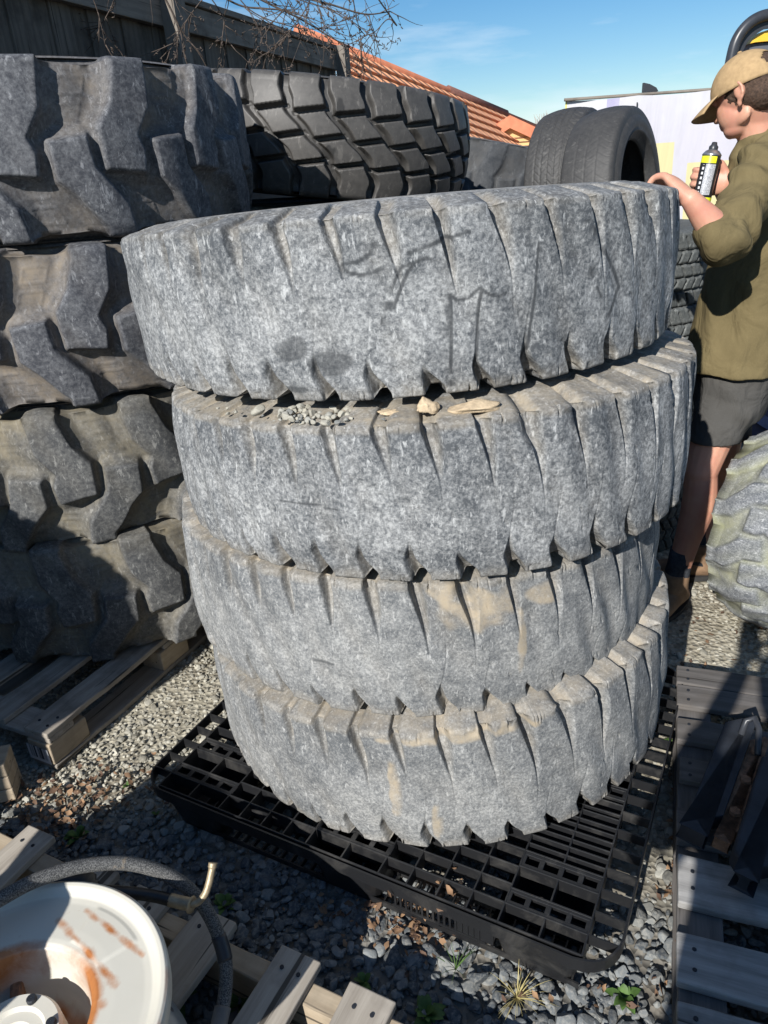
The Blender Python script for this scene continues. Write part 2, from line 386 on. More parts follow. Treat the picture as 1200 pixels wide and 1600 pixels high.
c = q.mix(t2, grey, tan); c = q.mix(q.ramp(q.noise(v, 130, 5, 0.65), [(0.45, 0.0), (0.75, 0.5)]), c, (0.40,0.38,0.33))
q.link(c, b.inputs['Base Color']); b.inputs['Roughness'].default_value = 0.85; b.inputs['Specular IOR Level'].default_value = 0.25
q.bump(q.noise(v, 260, 5, 0.65), b, 0.4, 0.002); M['stone'] = m
def grid_pts(x0, x1, y0, y1, step):
    gx, gy = np.meshgrid(np.arange(x0, x1, step), np.arange(y0, y1, step)); p = np.c_[gx.ravel(), gy.ravel()]
    return p + rng.uniform(-0.5, 0.5, p.shape)*step
def keep(p):
    x, y = p[:,0], p[:,1]
    ax = np.abs(x - 0.0); lim = 0.30+0.62*y
    return (ax < lim)
# big near pebbles
pr3, F3 = stone_protos(3, 18, 0.05, 9); pr2, F2 = stone_protos(2, 14, 0.06, 7)
p = grid_pts(-1.3, 1.0, 0.62, 1.62, 0.0265); p = p[keep(p)]; t = zone_tan(p[:,0], p[:,1]); p = p[rng.uniform(0,1,len(p)) > t*0.8]
t = np.clip(zone_tan(p[:,0], p[:,1])+rng.normal(0,0.08,len(p)), 0, 1)
sz = rng.uniform(0.010, 0.020, len(p))*np.where(rng.uniform(0,1,len(p))>0.90, 1.6, 1.0)
tag(scatter_stones('gravel', np.c_[p, rng.uniform(-0.012, 0.004, len(p))], sz, pr3, F3, M['stone'], cols=(rng.uniform(0,1,len(p))**1.4, t), smooth=False), kind='stuff', label='rounded blue grey pebbles covering the yard in front of the plastic pallet')
p = grid_pts(-1.9, 1.9, 0.62, 3.6, 0.0150); p = p[keep(p)]; t0 = zone_tan(p[:,0], p[:,1]); p = p[rng.uniform(0,1,len(p)) < 0.6+0.38*t0]
t = np.clip(zone_tan(p[:,0], p[:,1])+rng.normal(0,0.12,len(p)), 0, 1)
sz = rng.uniform(0.0045, 0.0105, len(p))*np.where(rng.uniform(0,1,len(p))>0.93, 1.9, 1.0)
tag(scatter_stones('crushed_stone', np.c_[p, rng.uniform(-0.014, -0.003, len(p))], sz, pr2, F2, M['stone'], cols=(rng.uniform(0,1,len(p)), t)), kind='stuff', label='dusty tan crushed stone on the path left and right of the tyre stack')

# ------------------------------------------------------------------ tyres
def sstep(a, b_, x):
    t = np.clip((x-a)/(b_-a), 0, 1); return t*t*(3-2*t)
def seg_dist(px, py, pts, widths):
    """signed distance (negative inside) to polyline with varying half width; px in metres"""
    best = np.full(px.shape, 1e9)
    for (x0,y0),(x1,y1),w0,w1 in zip(pts[:-1], pts[1:], widths[:-1], widths[1:]):
        dx, dy = x1-x0, y1-y0; t = np.clip(((px-x0)*dx+(py-y0)*dy)/(dx*dx+dy*dy), 0, 1)
        d = np.hypot(px-x0-t*dx, py-y0-t*dy) - (w0+(w1-w0)*t); best = np.minimum(best, d)
    return best
def tread_profile(Rr, hz, crown, cr, sh_r, sh_z, n_t, n_s=10):
    """list of (r, z, v) bottom shoulder inner -> top shoulder inner. hz = half tread width"""
    pts = []
    for i in range(n_s): pts.append((i/n_s,))
    out = []
    # bottom shoulder face
    for i in range(n_s):
        t = i/n_s; out.append((Rr-crown-sh_r + (sh_r-cr)*t, -(sh_z + (hz-sh_z)*t), -(1-t)*sh_r/(2*hz)))
    for i in range(5):
        a = math.pi/2*i/4; out.append((Rr-crown-cr+cr*math.sin(a), -(hz-cr+cr*math.cos(a)), 0.0+0.001*i))
    for i in range(1, n_t):
        v = i/n_t; z = -(hz-cr)+2*(hz-cr)*v; out.append((Rr-crown*(abs(2*v-1)**2.2), z, v))
    out += [(r, -z, 1-v) for (r, z, v) in out[:n_s+5][::-1]]
    return np.array(out)
def tread_mesh(name, prof, Nu, depth_fn, extra=None, cols=None, warp=None):
    r, z, v = prof[:,0], prof[:,1], prof[:,2]
    th_ = np.arange(Nu)/Nu*2*np.pi if cols is None else np.asarray(cols)
    Nu = len(th_)
    dr = np.gradient(r); dz = np.gradient(z); l = np.hypot(dr, dz); nr, nz_ = dz/l, -dr/l
    TH, VV = np.meshgrid(th_, v, indexing='ij')
    if warp is not None: TH = TH + warp(VV)
    D = depth_fn(TH, VV)
    D = np.clip(D, -0.02, 0.2)
    Rr = r[None]-D*nr[None]; Zz = z[None]-D*nz_[None]
    # grooves cut deep into the tread but only shallowly into the shoulder face
    hzc = np.abs(z[(v >= 0) & (v <= 1)]).max(); rc = r[(v >= 0.0) & (v < 0.006)].max(); SH = 0.42
    arc = ((VV >= 0) & (VV < 0.006)) | ((VV <= 1) & (VV > 0.994)); shd = (VV < 0) | (VV > 1); trd = ~arc & ~shd
    zz0 = np.broadcast_to(z[None], D.shape); rr0 = np.broadcast_to(r[None], D.shape); zlim = hzc-np.maximum(D, 0)*SH
    Zz = np.where(shd, np.sign(zz0)*(np.abs(zz0)-D*SH), Zz); Rr = np.where(shd, np.minimum(rr0, rc-np.maximum(D, 0)), Rr)
    deep = np.clip((D-0.003)/0.004, 0, 1); 
    Rr = np.where(arc, rr0*(1-deep)+(rc-D)*deep-(1-deep)*D*0.7, Rr); Zz = np.where(arc, zz0*(1-deep)+np.sign(zz0)*zlim*deep, Zz)
    Zz = np.where(trd, np.clip(Zz, -zlim, zlim), Zz)
    V = np.stack([Rr*np.cos(TH), Rr*np.sin(TH), Zz], -1).reshape(-1, 3)
    nv = len(v); i = np.arange(Nu)[:,None]; j = np.arange(nv-1)[None]; i2 = (i+1) % Nu
    F = np.stack([i*nv+j, i2*nv+j, i2*nv+j+1, i*nv+j+1], -1).reshape(-1, 4)
    at = extra(TH, VV, D) if extra else {'dust_and_groove': D*0, 'mark': D*0}
    return mesh_np(name, V, F, True, {k: a.reshape(-1) for k, a in at.items()})
def sidewall_mesh(name, Rr, hz, sh_r, sh_z, rb, bulge, n=120):
    ro = Rr-sh_r
    prof = [(ro+0.012, sh_z-0.006), (ro, sh_z), (ro-(ro-rb)*0.12, sh_z+(bulge-sh_z)*0.6), (ro-(ro-rb)*0.3, bulge), (ro-(ro-rb)*0.5, bulge*0.99),
            (ro-(ro-rb)*0.7, bulge*0.93), (ro-(ro-rb)*0.72, bulge*0.95), (ro-(ro-rb)*0.76, bulge*0.90), (ro-(ro-rb)*0.9, bulge*0.80), (rb, bulge*0.72), (rb-0.012, bulge*0.66), (rb-0.008, bulge*0.58),
            (rb+0.02, bulge*0.60), (ro-(ro-rb)*0.5, bulge*0.86), (ro-0.01, bulge*0.72), (Rr-0.07, 0.0)]
    s = MB().lathe(prof, n); V = np.concatenate(s.v)
    me = mesh_np(name, V, s.f, True, {'dust_and_groove': np.clip((V[:,2]/bulge-0.7)*1.2,0,0.6), 'mark': np.zeros(len(V))}); return me
def top_warp(me, hz, zc, tl, plane):
    ax_, ay_, c_ = plane; n_ = len(me.vertices); co = np.empty(n_*3, np.float32); me.vertices.foreach_get('co', co); co = co.reshape(-1,3)
    dz = (c_-zc-hz)+(ax_+tl[0])*co[:,0]+(ay_+tl[1])*co[:,1]; dz += 0.020*np.clip((0.655-np.hypot(co[:,0], co[:,1]))/0.085, 0, 1); co[:,2] += dz*np.clip(co[:,2]/hz, 0, 1.05); me.vertices.foreach_set('co', co.ravel()); me.update()
def make_tyre(name, label, group, loc, tilt, mat, tread_me, side_me, rotz=0, cat='tyre', side_low=None):
    nrm = Vector((tilt[0], tilt[1], 1)).normalized(); qd = Vector((0,0,1)).rotation_difference(nrm)
    e = empty(name, loc, label, cat, group); e.rotation_mode = 'QUATERNION'
    e.rotation_quaternion = qd @ Matrix.Rotation(rotz, 4, 'Z').to_quaternion()
    obj('tread', tread_me, mat, e)
    a = obj('sidewall', side_me, mat, e); b2 = obj('sidewall', side_low or side_me, mat, e); b2.rotation_euler = (math.pi, 0, 0)
    return e

# --- the four worn crane tyres of the main stack
TR, THZ, TSR, TSZ = 0.66, 0.168, 0.12, 0.171
prof_c = tread_profile(TR, THZ, 0.006, 0.008, TSR, TSZ, 80, 12)
side_c = sidewall_mesh('crane_sidewall', TR, THZ, TSR, TSZ, 0.31, 0.176)
NB_ = 42
def c_top(vt): return 0.27*np.clip(vt,0,.55)/.5 + 0.05*np.sin(np.clip(vt,0,.5)*2*np.pi)
def c_bot(vb): return 0.52 + 0.24*(1-sstep(-0.02, 0.16, vb)) + 0.10*sstep(0.2, 0.5, vb)
def crane_warp(VV):
    t = c_top(np.clip(1-VV, -0.4, .5)); b_ = c_bot(np.clip(VV, -0.4, .5))-c_bot(np.array(.5))+c_top(np.array(.5))
    return np.where(VV >= 0.5, t, b_)*2*np.pi/NB_
_o = []
for _k in range(NB_):
    _p = np.concatenate([np.linspace(-.17,.20,26), np.linspace(.25,.95,0)]); _b0 = float(c_bot(np.array(.5))-c_top(np.array(.5))) % 1
    _p = np.concatenate([_p, np.linspace(_b0-.22,_b0+.24,28), [.23,.27,.68-.0]]) ; _p = np.unique(np.round(_p, 4)); _p = _p[(_p < .82)]
    _o.append(_k+_p)
crane_cols = np.sort(np.concatenate(_o))/NB_*2*np.pi
def crane_depth(seed, wear=1.0, rnd_u=None):
    r = np.random.default_rng(seed)
    ph = r.uniform(0, 6.28, 24); am = r.normal(0, 1, 24); kk = r.integers(3, 60, 24); kv = r.uniform(0, 14, 24)
    jl = r.uniform(0.82, 1.18, NB_+1); jw = r.uniform(0.78, 1.3, NB_+1); jb = r.uniform(0.75, 1.35, NB_+1); jo = r.normal(0, 0.03, NB_+1)
    def fn(TH, VV):
        w = sum(am[i]*np.sin(kk[i]*TH+kv[i]*VV+ph[i]) for i in range(24))*0.0007
        U = TH/(2*np.pi)*NB_ + 0.018*np.sin(7*VV+ph[1]+2*np.sin(TH*11))
        pitch = 2*np.pi*TR/NB_
        # top grooves; u grows to the right when seen from outside
        vt = np.clip(1-VV, -0.4, 1)
        ct = c_top(vt)
        ut = U-ct; k = np.floor(ut+0.5).astype(int) % NB_
        du = (ut+jo[k]-np.floor(ut+jo[k]+0.5))*pitch
        L_ = 0.45*jl[k]; ft = (1-sstep(0.0, 1.0, np.clip(vt,0,1)/L_))**0.95
        hw = (0.0115*jw[k])*(0.10+0.90*ft)
        # right wall (du>0 side) soft, left wall sharp
        prof = np.where(du < 0, sstep(-hw-0.0022, -hw+0.0022, du), 1-sstep(hw*0.15, hw+0.009*ft+0.002, du))
        dt = prof*(0.029+0.005*np.clip(jo[k]/.035,-1,1))*ft*wear*(vt < L_)
        # bottom grooves
        vb = np.clip(VV, -0.4, 1)
        cb = c_bot(vb)
        ub = U-cb; k2 = np.floor(ub+0.5).astype(int) % NB_
        du2 = (ub-np.floor(ub+0.5))*pitch
        L2 = 0.23*jb[k2]; fb = 1-sstep(0.0, 1.0, np.clip(vb,0,1)/L2)
        hw2 = (0.0155*jw[k2])*(0.12+0.88*fb)
        prof2 = np.where(du2 > 0, 1-sstep(hw2-0.0022, hw2+0.0022, du2), sstep(-hw2-0.006*fb-0.001, -hw2*0.2, du2))
        db = prof2*0.036*fb*wear*(vb < L2)
        # hairline cracks continuing the grooves
        cr1 = np.exp(-(du/0.0016)**2)*0.0014*sstep(0.28, 0.36, vt)*(1-sstep(0.52*jl[k], 0.62*jl[k], vt))*(jw[k] > 0.85)
        cr2 = np.exp(-(du2/0.0016)**2)*0.0014*sstep(0.18, 0.26, vb)*(1-sstep(0.40*jb[k2], 0.52*jb[k2], vb))*(jo[k2] > -0.02)
        # chips on the edges
        ch = sum(np.sin(kk[i]*9.7*TH+ph[i])*np.sin(kv[i]*3*VV+am[i]*5) for i in range(8, 20))
        edge = np.exp(-(np.minimum(np.abs(VV), np.abs(1-VV))/0.03)**2)
        chips = np.clip(ch-1.9, 0, 2)*0.0035*edge
        chips = chips + np.clip(sum(np.sin(kk[i]*4.1*TH+ph[i]+kv[i]*6*VV) for i in range(4, 14))-4.2, 0, 1)*0.0022
        return (dt+db+cr1+cr2+chips)*(1-sstep(0.22, 0.33, np.maximum(-VV, VV-1)))+w
    return fn
def poly_dist_px(TH, Z, lines):
    """lines in (theta, z) -> min distance in metres"""
    best = np.full(TH.shape, 1e9)
    for ln in lines:
        for (a0, z0), (a1, z1) in zip(ln[:-1], ln[1:]):
            x0, x1 = a0*TR, a1*TR; dx, dz = x1-x0, z1-z0; X_ = TH*TR
            t = np.clip(((X_-x0)*dx+(Z-z0)*dz)/(dx*dx+dz*dz+1e-12), 0, 1); best = np.minimum(best, np.hypot(X_-x0-t*dx, Z-z0-t*dz))
    return best
def cyl_hit(px, py, c):
    d = ray(px, py); ox, oy = -c[0], -c[1]
    a = d.x**2+d.y**2; b2 = 2*(ox*d.x+oy*d.y); cc = ox*ox+oy*oy-TR*TR; D = b2*b2-4*a*cc
    if D < 0: return None
    t = (-b2-math.sqrt(D))/(2*a); p = Vector((0,0,CAM_H))+d*t; return (math.atan2(p.y-c[1], p.x-c[0]) % (2*math.pi), p.z-c[2])
def crane_attrs(c, marks=(), patches=(), creams=(), seed=0, topdust=0.8):
    r = np.random.default_rng(seed+99)
    conv = lambda ls: [[h for h in (cyl_hit(x, y, c) for x, y in l) if h] for l in ls]
    mk = [(conv([l]), w) for l, w in marks]
    pt = [(cyl_hit(x, y, c), rx, rz) for x, y, rx, rz in patches]; cr = [(cyl_hit(x, y, c), rx, rz) for x, y, rx, rz in creams]
    ph = r.uniform(0, 6.28, 12); kk = r.uniform(20, 90, 12); kz = r.uniform(-140, 140, 12)
    def fn(TH, VV, D):
        Z = (VV-0.5)*2*THZ; nz_ = sum(np.sin(kk[i]*TH+kz[i]*Z+ph[i]) for i in range(12))/5
        dust_and_groove = np.clip(D/0.020, 0, 1)*0.28 + 0.22*np.exp(-(VV/0.05)**2)+topdust*0.5*sstep(0.965, 1.02, VV)
        mark = np.zeros_like(TH)
        for ls, w in mk:
            d = poly_dist_px(TH, Z, ls); mark = np.maximum(mark, (1-sstep(w*0.55, w*1.35, d))*(0.9+0.1*nz_))
        for (h, rx, rz) in pt:
            q_ = ((TH-h[0])*TR/rx)**2+((Z-h[1])/rz)**2+0.35*nz_; mark = np.maximum(mark, (1-sstep(0.6, 1.1, q_))*0.75)
        for (h, rx, rz) in cr:
            q_ = ((TH-h[0])*TR/rx)**2+((Z-h[1])/rz)**2+0.45*nz_; dust_and_groove = np.maximum(dust_and_groove, (1-sstep(0.3, 1.2, q_))*0.95)
        lf = sum(np.sin(kk[i]*.16*TH+kz[i]*.1*Z+ph[i]) for i in range(12))/5
        chalk = 0.9*np.exp(-((VV-0.36)/0.34)**2)-0.38+0.40*lf
        return {'dust_and_groove': dust_and_groove, 'mark': np.clip(mark, 0, 1), 'chalk': np.clip(chalk, -1, 1)}
    return fn
TOPS = [(0.016,-0.055,1.506), (0.028,-0.044,1.156), (-0.03,-0.045,0.806), (0.065,0.0,0.490)]
T = [(0.084,1.970,1.390,(-0.018,0.0)), (0.138,1.919,1.017,(0.006,0.016)), (0.097,1.946,0.665,(0.022,0.002)), (0.136,1.903,0.308,(-0.020,0.0))]
marks1 = [([(533,400),(560,395),(578,382),(583,365)],.004), ([(536,405),(545,415),(565,420),(590,414),(600,402)],.004), ([(596,505),(605,470),(618,430),(628,408),(645,400),(655,398)],.0032),
          ([(612,490),(625,450),(638,415),(652,396),(668,392),(680,398)],.0035), ([(640,382),(690,362),(735,345)],.004), ([(703,615),(704,560),(705,490),(705,462),(715,470),(733,468),(743,455),(750,448)],.0035),
          ([(740,600),(744,540),(748,480),(752,452),(765,462),(780,466),(790,460)],.0035), ([(948,500),(968,455),(962,430),(940,370),(920,330)],.005), ([(936,470),(925,440),(922,420)],.003), ([(820,600),(828,520),(838,430),(845,370)],.003)]
cfg = [('tyre', 'large worn grey tyre with dark scribbled marks, topmost of the centre stack', M['crane'], marks1, [(452,545,.038,.028),(515,570,.045,.026),(455,612,.04,.008)], [], .35),
       ('tyre', 'worn grey tyre second from top of the centre stack, pebbles lying on its edge', M['crane'], [([(440,790),(500,800),(530,806)],.002)], [], [(620,650,.16,.010),(720,640,.10,.012),(420,640,.10,.010)], 1.2),
       ('tyre', 'worn grey tyre second from the bottom of the centre stack, cream mud on its front', M['crane2'], [], [(505,1040,.03,.006)], [(745,950,.085,.055),(850,920,.05,.03),(815,1000,.012,.09),(700,925,.05,.02)], .9),
       ('tyre', 'worn grey tyre at the bottom of the centre stack, on the black plastic pallet', M['crane2'], [], [], [(615,1230,.012,.09),(720,1160,.2,.012),(680,1290,.01,.06)], .9)]
for i, ((x, y, z, tl), (nm, lab, mt, mks, pts_, crs, tdst)) in enumerate(zip(T, cfg)):
    me = tread_mesh('crane_tread', prof_c, 42*32, crane_depth(i+3), crane_attrs((x, y, z), mks, pts_, crs, i, tdst), crane_cols, crane_warp)
    if i == 3: crane_tread0 = me.copy()
    top_warp(me, THZ, z, tl, TOPS[i]); sd = side_c.copy(); top_warp(sd, THZ, z, tl, TOPS[i])
    make_tyre('crane_tyre', lab, 'worn crane tyres stacked on the black plastic pallet', (x, y, z), tl, mt, me, sd, side_low=side_c)

# --- loader tyres with big lugs (left stack)
LR, LHZ, LSR, LSZ = 0.70, 0.222, 0.11, 0.228
prof_l = tread_profile(LR, LHZ, 0.016, 0.02, LSR, LSZ, 84, 10)
side_l = sidewall_mesh('loader_sidewall', LR, LHZ, LSR, LSZ, 0.32, 0.232)
TOPL = [(-.13,1.42),(-.165,1.0),(-.26,.78),(-.41,.63),(-.39,.38),(-.01,.35),(.015,.49),(-.035,.58),(.12,.75),(.175,1.0),(.20,1.42)]
BOTL = [(.13,.555),(.47,.585),(.50,.39),(.76,.16),(.80,0.0),(.84,-.42),(.56,-.42),(.55,0.0),(.47,.06),(.31,.21),(.155,.32)]
def poly_sd(px, py, P_):
    d = np.full(px.shape, 1e9); ins = np.zeros(px.shape, bool); n_ = len(P_)
    for i in range(n_):
        x0, y0 = P_[i]; x1, y1 = P_[(i+1) % n_]; dx, dy = x1-x0, y1-y0
        t = np.clip(((px-x0)*dx+(py-y0)*dy)/(dx*dx+dy*dy), 0, 1); d = np.minimum(d, np.hypot(px-x0-t*dx, py-y0-t*dy))
        c_ = (y0 > py) != (y1 > py)
        if abs(dy) > 1e-9: ins ^= c_ & (px < x0+dx*(py-y0)/dy)
    return np.where(ins, -d, d)
def lug_depth(R0, hz, N, flip=1, dep=0.046, seed=0, hwid=0.046, plates=True):
    pitch = 2*np.pi*R0/N; H = 2*hz
    r = np.random.default_rng(seed); ph = r.uniform(0, 6.28, 16); am = r.normal(0, 1, 16); kk = r.integers(2, 40, 16); kv = r.uniform(0, 12, 16)
    def fn(TH, VV):
        w = sum(am[i]*np.sin(kk[i]*TH+kv[i]*VV+ph[i]) for i in range(16))*0.0013
        U = flip*TH/(2*np.pi)*N
        best = np.full(TH.shape, 1e9); plate = np.zeros(TH.shape)
        vv = np.clip(VV, -0.35, 1.35); y = vv*H
        top = TOPL
        bot = BOTL
        for tmpl in (top, bot):
            for sh in (-1,0,1):
                u = U-np.floor(U)+sh
                best = np.minimum(best, poly_sd(u*pitch, y, [(a*pitch, b_*H) for a, b_ in tmpl]))
        if plates:
            for (cu, cv, hu, hv) in ((0.45,0.90,0.12,0.055),(0.36,0.73,0.11,0.055)):
                for s0, flipv in ((0.0, False), (0.55, True)):
                    for sh in (-1,0,1):
                        u = U-np.floor(U)+sh-s0; v2 = 1-vv if flipv else vv
                        dx = np.abs(u-cu-(v2-cv)*0.55)*pitch-hu*pitch; dy = np.abs(v2-cv)*H-hv*H
                        d = np.maximum(dx, dy); plate += np.exp(-(d/0.0022)**2)*0.0022
        wall = 0.75*sstep(-0.004, 0.012, best)+0.25*sstep(0.0, 0.045, best)
        return (dep*wall*(0.80+0.20*sstep(0.0,0.05,best)) - plate*wall)*(1-sstep(0.16, 0.24, np.maximum(-VV, VV-1))) + w
    return fn
def lug_attrs(amt, base=0.0, topy=0.0, seed=0):
    r = np.random.default_rng(seed+5); ph = r.uniform(0, 6.28, 10)
    def fn(TH, VV, D):
        nz_ = sum(np.sin((3+2*i)*TH+(i*3-9)*VV+ph[i]) for i in range(10))/4
        return {'dust_and_groove': np.clip(base+(D/0.03)*amt*(0.8+0.3*nz_)+topy*sstep(0.85,1.0,VV), 0, 1), 'mark': np.zeros_like(TH)}
    return fn
LX, LY = -1.075, 2.80
Lspec = [(1.712, 1, 'loader', 'dark loader tyre with deep curved lugs, topmost of the left stack beside the fence', 0.35, 0.0),
         (1.252, 1, 'loader', 'dusty loader tyre second from the top of the left stack, brown dirt in its channels', 0.62, 0.1),
         (0.800, -1, 'loader_y', 'yellow stained loader tyre second from the bottom of the left stack', 0.55, 0.25),
         (0.366, -1, 'loader_y', 'loader tyre at the bottom of the left stack, half in shade on the wooden pallet', 0.45, 0.2)]
for i, (z, fl, mt, lab, du, ty) in enumerate(Lspec):
    me = tread_mesh('loader_tread', prof_l, 15*68, lug_depth(LR, LHZ, 15, fl, seed=i), lug_attrs(du, 0.0, ty, i))
    make_tyre('loader_tyre', lab, 'loader tyres stacked on the left pallet', (LX+(0.0,0.01,-0.02,0.0)[i], LY+(0.0,-.01,.0,-.02)[i], z), ((0.01,0.0),(0.0,0.0),(-0.02,-0.01),(0,0))[i], M[mt], me, side_l, rotz=R_((2, 8, 14, 5)[i]))
    loader_tread0 = me

# --- dump truck tyre with block tread behind
BR, BHZ = 0.72, 0.222
prof_b = tread_profile(BR, BHZ, 0.030, 0.035, 0.12, 0.215, 110, 10)
side_b = sidewall_mesh('block_sidewall', BR, BHZ, 0.12, 0.222, 0.32, 0.23)
def block_depth(R0, hz, N, dep=0.040, rows=4, gap=0.0105, slant=1.35, wide=0.020, seed=0):
    pitch = 2*np.pi*R0/N; H = 2*hz
    def fn(TH, VV):
        v = np.clip(VV, 0, 1); U = TH/(2*np.pi)*N
        s = U + slant*(v-0.5) + 0.18*np.sin((v-0.5)*2*np.pi)
        f = (s-np.floor(s)-0.5)*pitch
        q1 = wide-0.006*np.sin(v*rows*2*np.pi-1)*np.sign(f)-(pitch/2-np.abs(f))                  # >0 inside row groove
        g1 = sstep(-0.004, 0.006, q1)
        vv = v*rows-0.30*(f/pitch) - 0.0
        k = np.floor(vv+0.5); q2 = (gap-np.abs(vv-k)*H/rows)
        g2 = sstep(-0.0025, 0.003, q2)*((k > 0.5) & (k < rows-0.5))
        edge = (VV > 1.0) | (VV < 0.0)
        return dep*np.maximum(g1*(0.9+0.0*edge), g2)
    return fn
def groove_attrs(TH, VV, D): return {'dust_and_groove': np.clip(D/0.02, 0, 1), 'mark': np.zeros_like(TH)}  # groove mask growing with depth
def block_attrs(TH, VV, D):
    h = lambda t0, v0, a, b_: 1-sstep(0.5, 1.0, ((TH-t0)/a)**2+((VV-v0)/b_)**2+0.3*np.sin(TH*170)*np.sin(VV*50))
    return {'dust_and_groove': np.clip(D/0.02, 0, 1)*0.8, 'mark': np.maximum(h(4.71+.10, .80, .03, .10), h(4.71+.05,.35,.045,.09))}
me_b = tread_mesh('block_tread', prof_b, 28*44, block_depth(BR, BHZ, 27, rows=4), block_attrs)
BX, BY = -0.18, 3.98
B1 = make_tyre('dump_truck_tyre', 'black block tread earthmover tyre lying tilted behind the centre stack', None, (BX, BY, 1.745), (0.150, 0.01), M['block'], me_b, side_b, rotz=0.05)
for i, (z, tl) in enumerate(((1.275,(0.03,0.0)), (0.79,(0.0,0)), (0.27,(0,0)))):
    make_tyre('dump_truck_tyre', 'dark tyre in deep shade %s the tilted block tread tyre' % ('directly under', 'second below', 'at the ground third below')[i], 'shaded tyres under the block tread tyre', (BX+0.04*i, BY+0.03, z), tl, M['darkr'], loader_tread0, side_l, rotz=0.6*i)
# --- smooth dark tyre stack further back
me_s = tread_mesh('smooth_tread', prof_l, 22*20, lug_depth(LR, LHZ, 16, 1, dep=0.018, seed=9, hwid=0.07, plates=False), groove_attrs)
CX, CY = 0.80, 5.55
for i, z in enumerate((1.50, 1.02, 0.55, 0.10+0.14)):
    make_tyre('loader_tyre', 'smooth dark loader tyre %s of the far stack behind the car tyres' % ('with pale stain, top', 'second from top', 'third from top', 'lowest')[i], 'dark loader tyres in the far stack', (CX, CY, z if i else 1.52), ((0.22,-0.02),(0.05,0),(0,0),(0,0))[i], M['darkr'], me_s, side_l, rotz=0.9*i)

# --- truck tyres under the car tyres
KR, KHZ = 0.50, 0.135
prof_k = tread_profile(KR, KHZ, 0.006, 0.012, 0.06, 0.137, 50, 8)
side_k = sidewall_mesh('truck_sidewall', KR, KHZ, 0.06, 0.137, 0.29, 0.142)
def siped(R0, hz, N, ribs, dep, slant=0.3, gw=0.004, sw=0.0025, zig=0.12):
    pitch = 2*np.pi*R0/N; H = 2*hz
    def fn(TH, VV):
        v = np.clip(VV, -0.02, 1.02); U = TH/(2*np.pi)*N
        vv = v*ribs + zig*np.abs(((U) % 1)-0.5)
        k = np.floor(vv+0.5); g = sstep(-0.001, 0.002, gw-np.abs(vv-k)*H/ribs)*((k > 0.5) & (k < ribs-0.5))
        rib = np.floor(vv); s = U + 0.37*rib + slant*(vv-rib-0.5)*np.where(rib % 2 == 0, 1, -1)
        f = np.abs(s-np.floor(s+0.5))*pitch; g2 = sstep(-0.001, 0.0015, sw-f)
        return dep*np.maximum(g, g2*0.9)
    return fn
me_k = tread_mesh('truck_tread', prof_k, 64*16, siped(KR, KHZ, 64, 5, 0.012, 0.5, 0.005, 0.004), groove_attrs)
KX, KY = 0.98, 3.30
for i, z in enumerate((1.200, 0.925, 0.650, 0.38, 0.142)):
    make_tyre('truck_tyre', 'grey truck tyre lying flat, %s in the stack beside the man' % ('topmost', 'second from top', 'middle one', 'second from bottom', 'lowest')[i], 'truck tyres stacked behind the centre stack',
              (KX+(0.0,0.03,0.01,0.03,0.02)[i], KY, z-(0.0 if i < 3 else 0.012)), ((0.015,0.0),(0.0,0),(0,0),(0,0),(0,0))[i], M['truck'], me_k, side_k, rotz=i*1.3)

# --- two upright car tyres
AR, AHZ = 0.315, 0.100
prof_a = tread_profile(AR, AHZ, 0.010, 0.022, 0.045, 0.102, 44, 8)
side_a = sidewall_mesh('car_sidewall', AR, AHZ, 0.045, 0.102, 0.20, 0.112)
me_a1 = tread_mesh('car_tread', prof_a, 70*14, siped(AR, AHZ, 70, 6, 0.0045, 0.9, 0.0028, 0.0014, 0.05), groove_attrs)
me_a2 = tread_mesh('car_tread', prof_a, 70*12, siped(AR, AHZ, 70, 4, 0.0018, 0.9, 0.002, 0.0012, 0.05), groove_attrs)
def stand_tyre(name, label, loc, axis, mat, tm, sm, spin=0, group=None):
    e = empty(name, loc, label, 'tyre', group); e.rotation_mode = 'QUATERNION'
    e.rotation_quaternion = Vector(axis).normalized().to_track_quat('Z', 'Y') @ Matrix.Rotation(spin, 4, 'Z').to_quaternion()
    obj('tread', tm, mat, e); obj('sidewall', sm, mat, e); b2 = obj('sidewall', sm, mat, e); b2.rotation_euler = (math.pi, 0, 0); return e
ax = (0.80, -0.60, 0.10)
stand_tyre('car_tyre', 'black car tyre standing upright, the left one with fine sipes in its tread', W(893, 300, 3.36)+Vector((0,0,0.0)), (0.84,-0.54,0.06), M['car'], me_a1, side_a, 0.3, 'upright car tyres')
stand_tyre('car_tyre', 'bald black car tyre standing upright, the right one showing its open centre', W(958, 306, 3.16), ax, M['car'], me_a2, side_a, 1.3, 'upright car tyres')

# --- mossy tyre at the right edge
MR, MHZ = 0.365, 0.17
prof_m = tread_profile(MR, MHZ, 0.045, 0.03, 0.09, 0.15, 60, 10)
side_m = sidewall_mesh('mossy_sidewall', MR, MHZ, 0.09, 0.15, 0.19, 0.165)
me_m = tread_mesh('mossy_tread', prof_m, 12*54, lug_depth(MR-0.01, MHZ, 12, 1, 0.022, 5, 0.042, False), lug_attrs(0.95, 0.05, 0.1, 3))
stand_tyre('tractor_tyre', 'moss stained grey lugged tyre standing on the path behind the right pallet', (1.435, 2.32, 0.36), (0.70,-0.71,0.05), M['mossy'], me_m, side_m, 0.2)
make_tyre('tractor_tyre', 'moss stained lugged tyre cut off by the right edge, above the standing mossy tyre', None, (1.90, 2.60, 0.92), (0.03, 0.0), M['mossy'], me_m, side_m, 0.5)

